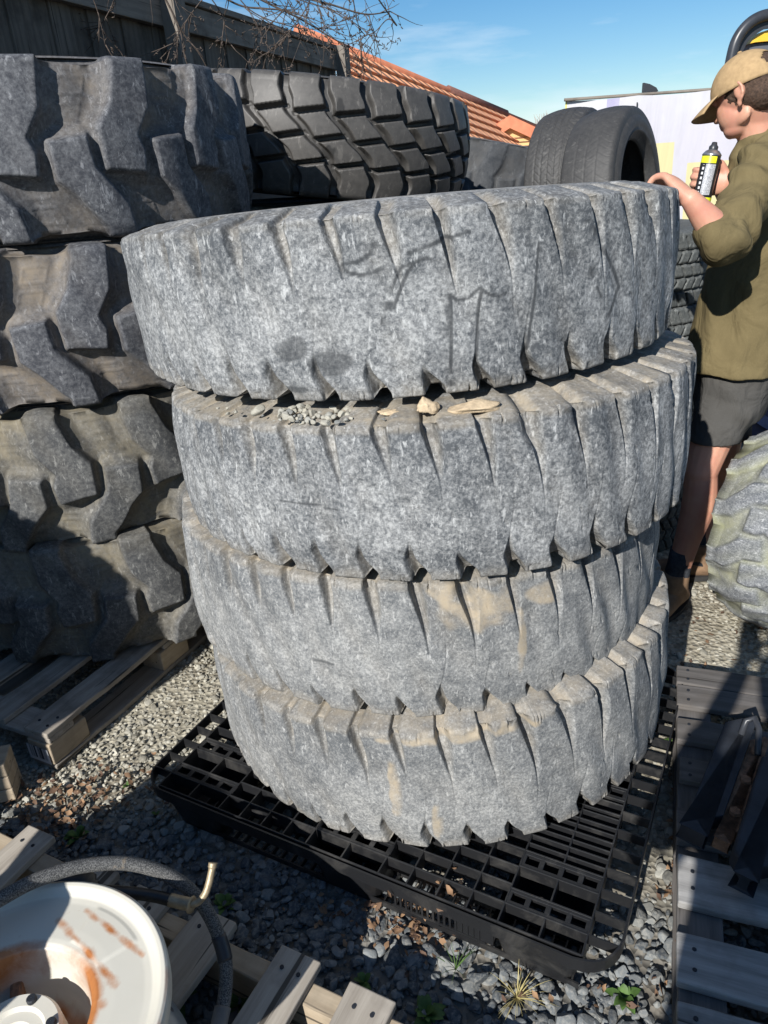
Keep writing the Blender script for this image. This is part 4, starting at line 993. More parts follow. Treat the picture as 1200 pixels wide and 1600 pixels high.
c = q.mix(q.math('LESS_THAN', X_, 0.008), c, (0.80,0.70,0.15))
c = q.mix(q.math('LESS_THAN', Z_, 0.78), c, (0.022,0.026,0.075))
q.link(c, b.inputs['Base Color']); b.inputs['Roughness'].default_value = 0.5; q.bump(q.noise(q.coord('Object', scale=(1,1,.25)), 3.5, 4, 0.55, 0.6), b, 0.5, 0.03); M['tarp'] = m
TL = W(885, 153, 4.1); ban = empty('tarpaulin_container', (TL.x, 4.1, 0), 'container side covered by a faded white and purple printed tarpaulin with a navy lower band', 'container')
bpy.context.view_layer.update()
hgt = TL.z-0.012
nxs, nzs = 120, 60; V = []; F = []
for j in range(nzs+1):
    for i in range(nxs+1):
        x = 4.2*i/nxs; z = 0.02+(hgt-0.02)*j/nzs
        y = 0.012*math.sin(x*5.1+z*1.3)+0.006*math.sin(x*13+z*4)+0.006*mnoise.noise((x*3, z*3, 0)); y *= 1.0
        if j == nzs: z -= 0.006*abs(math.sin(x*9))
        V.append((x, y, z))
for j in range(nzs):
    for i in range(nxs): k = j*(nxs+1)+i; F.append((k, k+1, k+nxs+2, k+nxs+1))
sheet = obj('printed_sheet', mesh_np('sheet', V, np.array(F), True), M['tarp'], ban)
s = MB(); s.box((2.5, 1.15, hgt/2), (3.4, 2.2, hgt-0.02)); s.build('body', M['grey_pad'], ban, bevel=0.01)
s = MB(); s.tube([(-0.01,0,hgt+0.004),(4.2,0,hgt+0.004)], 0.007, 8); s.build('top_rail', M['fence_rail'], ban, smooth=True)
for x in (0.345, 0.71, 1.3): MB().box((x, -0.02, hgt-0.045), (0.005, 0.006, 0.03)).build('strap', M['black_paint'], ban)
fin = MB(); fin.add([(0,0,0),(0.10,0,0),(0.085,0,0.022),(0.04,0,0.045),(0.0,0,0.055),(0,0.03,0),(0.10,0.03,0),(0.085,0.03,0.022),(0.04,0.03,0.045),(0,0.03,0.055)], [[0,1,2,3,4][::-1],[5,6,7,8,9],[0,1,6,5],[1,2,7,6],[2,3,8,7],[3,4,9,8],[4,0,5,9]])
o_ = fin.build('roof_fin', M['black_paint'], ban); o_.location = (0.385, 0.02, hgt+0.014); o_.scale = (.75,.75,.75)
# pale lettering S on the navy band
tx = bpy.data.curves.new('letter', 'FONT'); tx.body = 'S'; tx.size = 0.62; tx.extrude = 0.003
txo = bpy.data.objects.new('tmp', tx); sc.collection.objects.link(txo); bpy.context.view_layer.update()
lm = bpy.data.meshes.new_from_object(txo.evaluated_get(bpy.context.evaluated_depsgraph_get())); bpy.data.objects.remove(txo)
p_ = W(1160, 690, 4.06); lo_ = obj('lettering', lm, simple('faded_blue_print', (0.09,0.11,0.22), 0.5), ban); lo_.matrix_basis = Matrix.Translation((p_.x-TL.x, -0.030, p_.z-0.12)) @ Matrix.Rotation(R_(90), 4, 'X')

# ------------------------------------------------------------------ machine guard, top right
mc = empty('excavator', (3.2, 7.6, 0), 'black rounded cab guard of a yellow machine behind the man', 'machine')
bpy.context.view_layer.update()
def WM(px, py, y=7.6): return W(px, py, y)
arch = spline([WM(1118,190), WM(1137,125), WM(1142,95), WM(1150,65), WM(1165,42), WM(1187,27), WM(1215,22), WM(1245,28), WM(1268,48), WM(1280,80), WM(1290,150)], 8)
o_ = MB().tube(arch, 0.048, 14).build('guard_tube', M['black_paint'], mc, smooth=True); o_.matrix_basis = mc.matrix_basis.inverted()
def strip(pts_o, pts_i, y, th, name, mat):
    V = [tuple(WM(*p, y)) for p in pts_o]+[tuple(WM(*p, y)) for p in pts_i]; V += [tuple(Vector(v_)+Vector((0, th, 0))) for v_ in V]; k = len(pts_o); F = []
    for i in range(k-1): F += [[i, k+i, k+i+1, i+1], [2*k+i, 2*k+i+1, 3*k+i+1, 3*k+i], [i, i+1, 2*k+i+1, 2*k+i], [k+i+1, k+i, 3*k+i, 3*k+i+1]]
    F += [[0, 2*k, 3*k, k], [k-1, 2*k-1, 4*k-1, 3*k-1]]
    o = MB().add(V, F).build(name, mat, mc); o.matrix_basis = mc.matrix_basis.inverted(); return o
strip([(1130,150),(1141,102),(1152,70),(1168,48),(1188,34),(1215,30)], [(1150,150),(1157,72+15),(1168,66),(1175,57),(1195,45),(1215,42)], 7.62, 0.05, 'guard_plate', M['black_paint'])
strip([(1172,68),(1180,58),(1190,50),(1202,46),(1230,46)], [(1172,68),(1180,66),(1190,65),(1202,64),(1230,63)], 7.66, 0.3, 'engine_cover', M['yellow_paint'])
strip([(1160,150),(1168,96),(1172,69),(1230,64)], [(1163,150),(1185,150),(1196,150),(1230,150)], 7.70, 0.35, 'seat_back', M['grey_pad'])
bs = WM(1205, 150, 7.9); s = MB(); s.box((bs.x, 7.95, bs.z/2), (1.1, 0.7, bs.z+0.1)); o_ = s.build('body', M['yellow_paint'], mc, bevel=0.03); o_.matrix_basis = mc.matrix_basis.inverted()

# ------------------------------------------------------------------ fence
fz = 2.64
FA = Vector((-1.09, 5.04, 0)); FB = Vector((-0.17, 7.48, 0)); fd = (FB-FA).normalized(); fn_ = Vector((fd.y, -fd.x, 0))  # towards the yard
fence = empty('paling_fence', (FA.x, FA.y, 0), 'tall dark wooden paling fence with rails and posts behind the tyres', 'fence')
bpy.context.view_layer.update()
def fboard(name, p0, p1, w, t, mat, horizontal=False):
    p0, p1 = Vector(p0), Vector(p1); d = p1-p0
    s = MB(); s.box((0,0,0), (d.length, w, t)); o = s.build(name, mat, fence, bevel=0.003)
    Xv = d.normalized(); Zv = fn_; Yv_ = Zv.cross(Xv); mm = Matrix((Xv, Yv_, Zv)).transposed().to_4x4(); mm.translation = (p0+p1)/2
    o.matrix_basis = fence.matrix_basis.inverted() @ mm
start = -3.6; end = (FB-FA).length+0.02; k = 0; t_ = start
rf = random.Random(5)
while t_ < end:
    w = 0.145; p = FA+fd*t_
    fboard('paling', p+Vector((0,0,0.02))-fn_*(0.012*(k % 2)), p+Vector((0,0,fz-0.09+rf.uniform(-.008,.008)))-fn_*(0.012*(k % 2)), w, 0.018, M['fence']); t_ += 0.138; k += 1
for zc, th in ((fz-0.13, 0.14), (1.5, 0.09), (0.5, 0.09)):
    fboard('rail', FA+fd*start+fn_*0.035+Vector((0,0,zc)), FB+fn_*0.035+Vector((0,0,zc)), th, 0.045, M['fence_rail'] if zc > 2 else M['fence'])
fboard('capping', FA+fd*start+fn_*0.01+Vector((0,0,fz-0.035)), FB+fn_*0.01+Vector((0,0,fz-0.035)), 0.035, 0.13, M['fence_rail'])
for tt in (-3.0, 0.02, (FB-FA).length):
    p = FA+fd*tt+fn_*0.10; fboard('post', p, p+Vector((0,0,fz-0.02 if tt else fz-0.02)), 0.12, 0.09, M['fence_rail'])

# ------------------------------------------------------------------ tiled house
m, n, b = new_mat('terracotta_tiles'); q = NB(n); v = q.coord('Object')
sp = q.node('ShaderNodeSeparateXYZ'); q.link(v, sp.inputs[0])
row = q.math('FRACT', q.math('MULTIPLY', sp.outputs['Y'], 1/0.33)); col = q.math('FRACT', q.math('MULTIPLY', sp.outputs['X'], 1/0.30))
rowd = q.ramp(row, [(0.0, 0.0), (0.10, 0.0), (0.16, 1.0), (1.0, 1.0)])
c = q.mix(q.noise(v, 3, 5, 0.6), (0.68,0.29,0.14), (0.80,0.41,0.22)); c = q.mix(rowd, (0.42,0.16,0.085), c)
q.link(c, b.inputs['Base Color']); b.inputs['Roughness'].default_value = 0.8
hgt_ = q.math('ADD', q.math('MULTIPLY', row, -0.6), q.math('SINE', q.math('MULTIPLY', sp.outputs['X'], 2*math.pi/0.30))); q.bump(hgt_, b, 0.5, 0.05); M['tiles'] = m
M['tile_plain'] = simple('terracotta_capping', (0.55,0.20,0.11), 0.8, 0, 4, 0.2, 0.1)
M['ridge'] = simple('dark_ridge', (0.16,0.075,0.06), 0.8)
hs_ = empty('tiled_house', (2, 18, 0), 'house with an orange tiled roof and a small timber gable behind the tyres', 'house')
bpy.context.view_layer.update(); inv = hs_.matrix_basis.inverted()
Ra = W(483, 54, 15.0); Rb = W(838, 200, 22.0)          # ridge line, falling away to the right
xd = (Rb-Ra); xl = xd.length; xd.normalize(); dn = Vector((0.35, -0.75, -0.60)); dn = (dn-xd*dn.dot(xd)).normalized(); nn2 = xd.cross(dn)
if nn2.z < 0: nn2 = -nn2
nr_, ncl = 26, 1; V = []; F = []
tile_h = 0.33
for j in range(nr_):
    for (d0, up_) in ((j*tile_h, 0.012), ((j+1)*tile_h, 0.06)):
        V += [(-0.3, -d0, up_), (xl+0.1, -d0, up_)]
    b0 = j*4; F += [[b0, b0+2, b0+3, b0+1]]
    if j < nr_-1: F += [[b0+2, b0+4, b0+5, b0+3]]
me = mesh_np('tile_roof', V, F, False); ro = obj('roof', me, M['tiles'], hs_)
mm = Matrix((xd, -dn, nn2)).transposed().to_4x4(); mm.translation = Ra; ro.matrix_basis = inv @ mm
o_ = MB().tube([Ra-xd*0.3, Rb+xd*0.1], 0.09, 8).build('ridge_cap', M['tile_plain'], hs_, smooth=True); o_.matrix_basis = inv.copy()
o_ = MB().tube([Ra+xd*xl*0.50+nn2*0.03, Ra+xd*xl*0.80+nn2*0.03], 0.10, 8).build('ridge_cap', M['ridge'], hs_, smooth=True); o_.matrix_basis = inv.copy()
for k, (a, bb) in enumerate((((684,142),(706,152)),((705,150),(728,160)))):   # skylight panes
    p0, p1 = W(a[0], a[1]+3, 21.0), W(bb[0], bb[1]+5, 21.6); o_ = MB().tube([p0+nn2*.1, p1+nn2*.1], 0.05, 4).build('skylight', simple('skylight_glass', (0.5,0.55,0.6), 0.15), hs_); o_.matrix_basis = inv.copy()
gw = [W(762,214,19.0), W(795,193,19.0), W(836,212,19.0), W(836,235,19.0)+Vector((0,0,-1.5)), W(762,240,19.0)+Vector((0,0,-1.5))]
V = [tuple(p) for p in gw]+[tuple(p+Vector((0.8,3.0,0))) for p in gw]
o_ = MB().add(V, [[0,1,2,3,4][::-1],[5,6,7,8,9],[0,5,9,4],[2,3,8,7],[0,1,6,5],[1,2,7,6],[3,4,9,8]]).build('gable_wall', simple('gable_timber', (0.62,0.42,0.19), 0.7, 0, 2, 0.15), hs_); o_.matrix_basis = inv.copy()
for a, bb in ((0,1),(1,2)):
    pa, pb = gw[a]+Vector((0,-0.15,0.0)), gw[bb]+Vector((0,-0.15,0.0)); dd = (pb-pa)
    if a == 0: pa -= dd*0.15
    else: pb += dd*0.1
    pts4 = [pa+Vector((0,0,.16)), pb+Vector((0,0,.16)), pb-Vector((0,0,.10)), pa-Vector((0,0,.10))]; V = [tuple(p) for p in pts4]+[tuple(p+Vector((0.9,3.2,0.0))) for p in pts4]
    o_ = MB().add(V, [[0,1,2,3][::-1],[4,5,6,7],[0,1,5,4],[2,3,7,6],[0,4,7,3],[1,2,6,5]]).build('gable_roof', M['tile_plain'], hs_); o_.matrix_basis = inv.copy()
for k in range(4):
    z0 = gw[0].z-0.06-0.09*k; s = MB(); s.box(((gw[0].x+gw[2].x)/2, 18.985, z0), ((gw[2].x-gw[0].x)*0.98, 0.02, 0.012)); o_ = s.build('board_joint', M['ridge'], hs_); o_.matrix_basis = inv.copy()
hw_ = MB(); hw_.box((0.5, 23.5, 1.0), (9.0, 3.0, 2.0)); o_ = hw_.build('wall', simple('house_wall', (0.5,0.45,0.38), 0.9), hs_); o_.matrix_basis = inv.copy()

# ------------------------------------------------------------------ bare tree overhanging the fence
tree = empty('bare_tree', (-2.5, 5.6, 0), 'bare leafless tree whose twigs hang over the fence at the top', 'tree')
bpy.context.view_layer.update(); inv = tree.matrix_basis.inverted()
s = MB(); s.tube(spline([(-2.5,5.6,-0.05),(-2.45,5.55,0.9),(-2.35,5.4,1.9),(-2.0,5.2,2.8),(-1.6,5.0,3.5),(-1.1,4.8,3.9)], 6), list(np.linspace(.10,.04,31)), 12)
o_ = s.build('trunk', M['bark'], tree, smooth=True); o_.matrix_basis = inv.copy()
s = MB(); rt_ = random.Random(11)
def twig(p, d, Ln, r, depth):
    pts = [Vector(p)]; n_ = max(3, int(Ln/0.035)); d = Vector(d).normalized()
    for i in range(n_):
        d = (d+Vector((rt_.uniform(-.2,.2), rt_.uniform(-.2,.2), rt_.uniform(-.22,.18)))).normalized(); pts.append(pts[-1]+d*(Ln/n_))
        if depth > 0 and rt_.random() < 0.34:
            sd = (d+Vector((rt_.uniform(-1,1), rt_.uniform(-.6,.6), rt_.uniform(-1,.8)))).normalized(); twig(pts[-1], sd, Ln*rt_.uniform(.18,.5), r*0.62, depth-1)
        if depth <= 1 and rt_.random() < 0.5:
            q_ = pts[-1]; e_ = q_+Vector((rt_.uniform(-1,1), rt_.uniform(-.4,.4), rt_.uniform(-1,1))).normalized()*0.014; s.tube([q_, e_], [0.0028, 0.0018], 4)
    s.tube(pts, [r*(1-0.72*i/n_) for i in range(n_+1)], 5)
mains = [[(120,-60),(150,10),(165,70)], [(225,-60),(262,5),(285,50),(312,85),(330,120)], [(300,-30),(340,-10),(380,10),(440,16),(490,30)], [(330,-50),(400,-5),(470,30),(520,60),(552,75)],
         [(420,-40),(450,0),(430,30),(405,50),(395,80)], [(380,-50),(440,-15),(520,8),(570,22),(610,18)], [(545,-60),(552,0),(560,40),(566,75)], [(500,-50),(480,10),(455,45),(440,70)],
         [(340,-30),(300,20),(282,50),(265,80)], [(620,40),(606,30),(585,50),(560,58)], [(450,-60),(485,-20),(500,20),(503,62)], [(180,-50),(178,0),(160,35),(145,50)],
         [(350,-40),(390,15),(450,40),(500,45),(540,30)], [(300,-40),(345,20),(355,60),(370,80)], [(430,-30),(470,0),(530,20),(585,60)]]
for k, mn in enumerate(mains):
    yb = 4.15+0.25*(k % 5)*0.5
    pts = spline([W(x, y, yb+0.05*i) for i, (x, y) in enumerate(mn)], 7); r0 = 0.0065 if k in (1,2,3,5) else 0.0036
    s.tube(pts, [r0*(1-0.65*i/len(pts)) for i in range(len(pts))], 6)
    for i in range(2, len(pts)):
        if rt_.random() < 0.34: d = (pts[i]-pts[i-1]).normalized(); twig(pts[i], d+Vector((rt_.uniform(-1,1), rt_.uniform(-.3,.3), rt_.uniform(-1,.5))), rt_.uniform(.10,.30), 0.0027, 2)
    s.tube([pts[0], pts[0]+(Vector((-1.1,4.8,3.9))-pts[0])*0.5+Vector((0,0,.15)), Vector((-1.2,4.8,3.85))], [r0, r0*1.6, r0*2.2], 6)
o_ = s.build('crown', M['bark'], tree, smooth=True); o_.matrix_basis = inv.copy()
# distant bare tree tips by the car tyres
dt = empty('bare_tree', W(850, 260, 30.0), 'distant pale bare tree top just left of the car tyres', 'tree'); bpy.context.view_layer.update(); inv = dt.matrix_basis.inverted()
s = MB(); b0 = W(850, 260, 30.0); b0.z = 0
s.tube([b0, W(851,240,30), W(850,205,30)], [.12,.08,.05], 6); o_ = s.build('trunk', M['bark'], dt, smooth=True); o_.matrix_basis = inv.copy(); s = MB()
for k in range(60):
    a = W(848+rt_.uniform(-4,4), 215+rt_.uniform(-5,10), 30); e_ = W(850+rt_.uniform(-16,16), 178+rt_.uniform(-6,30), 30+rt_.uniform(-.6,.6)); s.tube([a, (a+e_)/2+Vector((rt_.uniform(-.1,.1),0,.05)), e_], [.02,.014,.006], 4)
o_ = s.build('crown', simple('pale_twigs', (0.35,0.31,0.27), 0.9), dt, smooth=True); o_.matrix_basis = inv.copy()

# ------------------------------------------------------------------ leaves, weeds, grass
m, n, b = new_mat('dead_leaf'); q = NB(n); v = q.coord('Object')
c = q.mix(q.attr('tone'), (0.075,0.042,0.028), (0.29,0.175,0.095)); q.link(c, b.inputs['Base Color']); b.inputs['Roughness'].default_value = 0.8; M['leaf'] = m
def leaf_litter(name, label, spots):
    V = []; F = []; T_ = []; n0 = 0; r3 = random.Random(len(spots)*7)
    for (px, py, sx, sy, cnt, zz) in spots:
        for _ in range(cnt):
            g = G(px+r3.gauss(0, sx), py+r3.gauss(0, sy), zz); L_ = r3.uniform(.005, .015); w_ = L_*r3.uniform(.4,.7); a = r3.uniform(0, 6.28); cu = r3.uniform(-.7, .9); t1_, t2_ = r3.gauss(0,.6), r3.gauss(0,.6)
            Rm = Matrix.Rotation(a, 3, 'Z') @ Matrix.Rotation(t1_, 3, 'X') @ Matrix.Rotation(t2_, 3, 'Y'); nn3 = 5; tone = r3.random()
            for i in range(nn3+1):
                u_ = i/nn3*2-1
                for vv_ in (-1, -.4, .4, 1):
                    wd = w_*(1-abs(u_)**1.6)*(1+0.25*math.sin(u_*9+vv_)); p = Rm @ Vector((u_*L_, vv_*wd, cu*(L_*u_*u_*0.8+abs(vv_)*wd*0.7))); V.append((g.x+p.x, g.y+p.y, zz+0.012+p.z+r3.uniform(-.001,.001))); T_.append(tone)
            for i in range(nn3):
                for k in range(3): b0 = n0+i*4+k; F.append((b0, b0+1, b0+5, b0+4))
            n0 += 24
    o = obj(name, mesh_np(name, V, np.array(F), True, {'tone': T_}), M['leaf']); return tag(o, label, kind='stuff')
leaf_litter('leaf_litter', 'dry brown leaves lying on the gravel and in the pallet grid', [(110,1245,45,22,150,0.0),(245,1225,25,18,26,0),(60,1300,40,22,60,0),(610,1440,50,20,70,0),(655,1470,30,22,40,0),(720,1420,60,25,12,0.05),(560,1420,30,12,14,0),(1060,1230,8,60,38,0),(1050,1380,10,40,16,0),(1085,1000,20,30,18,0),(900,1560,70,25,26,0),(500,1600,50,30,12,0),(745,1400,60,20,9,.11),(690,1390,40,15,6,.11),(1165,960,30,20,14,0)])
def plant(name, label, g, n_, size, mat, kind_='leafy', group=None, seed=0):
    r3 = random.Random(seed); s = MB()
    for k in range(n_):
        a = r3.uniform(0, 6.28); Ln = size*r3.uniform(.5, 1); el = r3.uniform(.25, 1.2) if kind_ == 'leafy' else r3.uniform(.35, 1.5); w_ = Ln*(0.22 if kind_ == 'leafy' else 0.016); pts = []
        for i in range(6):
            t = i/5; x = Ln*t*math.cos(el); z = Ln*t*math.sin(el)-Ln*0.35*t*t; ww = w_*math.sin(math.pi*min(1, t*0.92+0.06)) if kind_ == 'leafy' else w_*(1-t*.9)
            pts.append((x, ww, z))
        V = []
        for (x, ww, z) in pts:
            for sg in (-1, 0, 1): V.append((x*math.cos(a)-sg*ww*math.sin(a), x*math.sin(a)+sg*ww*math.cos(a), z+(0.25*ww if sg else 0)))
        s.add(V, [[i*3+j, i*3+j+1, i*3+j+4, i*3+j+3] for i in range(5) for j in range(2)])
    o = s.build(name, mat, None, smooth=True); o.location = g; return tag(o, label, 'plant' if kind_ == 'leafy' else 'grass', group)
plant('weed', 'bright green leafy weed growing by the grey board at the far left', G(122,1308), 34, .045, M['green'], seed=1)
plant('weed', 'low green weed right of the elbow fitting on the dark pebbles', G(350,1415), 22, .045, M['green'], seed=2)
plant('weed', 'green serrated weed beside the white disc', G(268,1560), 26, .07, M['green'], seed=3)
plant('weed', 'green weed under the braided hose at the bottom', G(375,1570), 26, .06, M['green'], seed=4)
plant('weed', 'green rosette weed at the bottom centre right of the last board', G(665,1585), 26, .05, M['green'], seed=5)
plant('weed', 'small green weed on the pebbles below the middle of the plastic pallet', G(570,1535), 18, .035, M['green'], seed=6)
plant('weed', 'dark green weed near the lower right corner of the plastic pallet', G(975,1560), 22, .05, M['green'], seed=7)
plant('weed', 'tiny bright weed between the plastic pallet and the lit path', G(1045,1160), 10, .022, M['green'], seed=8)
plant('weed', 'tiny bright weed in the gravel left of the plastic pallet corner', G(245,1272), 9, .022, M['green'], seed=9)
plant('weed', 'thin sprout in the sunlit gravel strip by the left pallet', G(200,1228), 8, .028, M['green'], seed=10)
plant('grass_tuft', 'yellow dry grass tuft at the near edge of the plastic pallet', G(808,1560), 44, .10, M['straw'], 'grass', seed=11)
plant('grass_tuft', 'small green and yellow grass tuft left of the dry tuft', G(712,1515), 16, .09, M['green'], 'grass', seed=12)

# ------------------------------------------------------------------ people
def remesh(parts, voxel, name, smooth_it=4, noise_amp=0.0, noise_sc=10, disp=None):
    me = parts.mesh(name, True); o = bpy.data.objects.new('tmp', me); sc.collection.objects.link(o)
    r = o.modifiers.new('r', 'REMESH'); r.mode = 'VOXEL'; r.voxel_size = voxel; r.use_smooth_shade = True
    if smooth_it: sm = o.modifiers.new('s', 'SMOOTH'); sm.iterations = smooth_it; sm.factor = 0.5
    dg = bpy.context.evaluated_depsgraph_get(); out_ = bpy.data.meshes.new_from_object(o.evaluated_get(dg)); bpy.data.objects.remove(o); out_.name = name
    if disp:
        nv = len(out_.vertices); co = np.empty(nv*3, np.float32); no = np.empty(nv*3, np.float32); out_.vertices.foreach_get('co', co); out_.vertices.foreach_get('normal', no)
        co = co.reshape(-1,3); no = no.reshape(-1,3); d = np.array([disp(Vector(c_), Vector(n__)) for c_, n__ in zip(co, no)], np.float32); co += no*d[:,None]
        out_.vertices.foreach_set('co', co.ravel()); out_.update()
    out_.polygons.foreach_set('use_smooth', np.full(len(out_.polygons), True)); return out_
def limb(mb, pts, radii, n=16):
    P_ = spline(pts, 6); R2 = []
    m_ = len(pts)
    for i in range(len(P_)):
        t = i/6; k = min(int(t), m_-2); f = t-k; R2.append(radii[k]*(1-f)+radii[k+1]*f)
    mb.tube(P_, R2, n); mb.ell(P_[0], (R2[0],)*3); mb.ell(P_[-1], (R2[-1],)*3)
def hand(mb, wrist, palm_dir, palm_n, thumb_side, curl, size=1.0, spread=0.0, curls=None, thumb_curl=0.5):
    """wrist point, unit dir wrist->knuckles, palm normal (towards the gripped side)"""
    d = Vector(palm_dir).normalized(); nn_ = Vector(palm_n); nn_ = (nn_-d*nn_.dot(d)).normalized(); sd = d.cross(nn_); sd = sd if sd.dot(Vector(thumb_side)) > 0 else -sd
    S = size; w0 = Vector(wrist); kn = w0+d*0.092*S
    secs = []
    for t, a, b_ in ((0, .026, .019), (.25, .032, .019), (.55, .040, .018), (.85, .042, .016), (1.0, .040, .013)): secs.append((w0+d*0.092*S*t, sd*a*S, nn_*b_*S))
    mb.loft(secs, 20); tips = []
    for k, (off, Lf) in enumerate(((.031,.072),(.0105,.080),(-.0105,.074),(-.031,.058))):
        c_ = curls[k] if curls else curl; base = kn+sd*off*S-d*0.012; p = base; dd = d.copy(); pts = [base-d*0.012]; rot = 0
        pts.append(p+d*0.012)
        p = pts[-1]
        for j, (fr, cu) in enumerate(((.48, c_*0.9), (.30, c_*1.1), (.24, c_*0.8))):
            rot += cu; dd = d*math.cos(rot)+nn_*math.sin(rot)+sd*spread*off*10; p = p+dd.normalized()*Lf*fr*S; pts.append(p)
        rs = [.0098,.0098,.0088,.0080,.0068]; P_ = pts; mb.tube(spline(P_, 4), [rs[min(int(i/4), 4)]*S for i in range(len(P_)*4-3)], 10); mb.ell(P_[-1], (.0068*S,)*3, nu=10, nv=6); tips.append(P_[-1])
        mb.ell(P_[1], (.0108*S,)*3, nu=10, nv=6)
    tb_ = w0+d*0.028*S+sd*0.026*S; t1_ = tb_+(d*0.6+sd*0.75+nn_*0.3).normalized()*0.036*S; t2_ = t1_+(d*0.85+sd*(0.35-thumb_curl*.5)+nn_*(0.2+thumb_curl)).normalized()*0.030*S; t3_ = t2_+(d*0.8+sd*(0.1-thumb_curl)+nn_*(0.2+thumb_curl)).normalized()*0.024*S
    mb.tube(spline([w0+d*0.012*S+sd*0.01*S, tb_, t1_, t2_, t3_], 4), [0.015*S]*5+[.0135*S]*4+[.0115*S]*4+[.009*S]*4, 10); mb.ell(t3_, (.009*S,)*3, nu=10, nv=6)

def head_parts(mb, M3, c, s=1.0):
    """local: x forward, y left, z up; c = centre of skull"""
    T_ = lambda p: tuple(Vector(c)+M3 @ (Vector(p)*s)); A_ = np.array(M3)
    E = lambda p, r, rot=None: mb.ell(T_(p), tuple(x*s for x in r), A_ if rot is None else A_ @ np.array(rot))
    E((-.012,0,.018), (.094,.077,.088)); E((.030,0,-.035), (.062,.060,.070)); E((.040,0,-.080), (.044,.044,.030)); E((.066,0,-.088), (.018,.020,.016))
    E((.008,.040,-.060), (.040,.014,.026), Matrix.Rotation(-.25,3,'Z')); E((.008,-.040,-.060), (.040,.014,.026), Matrix.Rotation(.25,3,'Z'))
    E((.078,0,.012), (.014,.045,.012)); E((.088,0,-.016), (.011,.010,.022)); E((.099,0,-.032), (.013,.013,.010)); E((.092,.011,-.034), (.008,.007,.007)); E((.092,-.011,-.034), (.008,.007,.007))
    E((.082,0,-.056), (.012,.024,.0065)); E((.081,0,-.066), (.012,.021,.0068)); E((.058,.034,-.020), (.018,.016,.014)); E((.058,-.034,-.020), (.018,.016,.014))
    for sg in (1, -1):   # ears: rim ring + lobe
        pts = [(-.012,.077,.002),(-.014,.082,.018),(-.024,.086,.023),(-.036,.090,.016),(-.040,.090,.002),(-.036,.088,-.016),(-.024,.081,-.030),(-.016,.075,-.036)]
        mb.tube([T_((x, y*sg, z)) for x, y, z in [tuple(v_) for v_ in spline(pts, 4)]], 0.0042*s, 8); E((-.026,.080*sg,-.002), (.018,.008,.024)); E((-.017,.076*sg,-.033), (.008,.007,.011)); E((-.013,.077*sg,-.006), (.006,.007,.010))

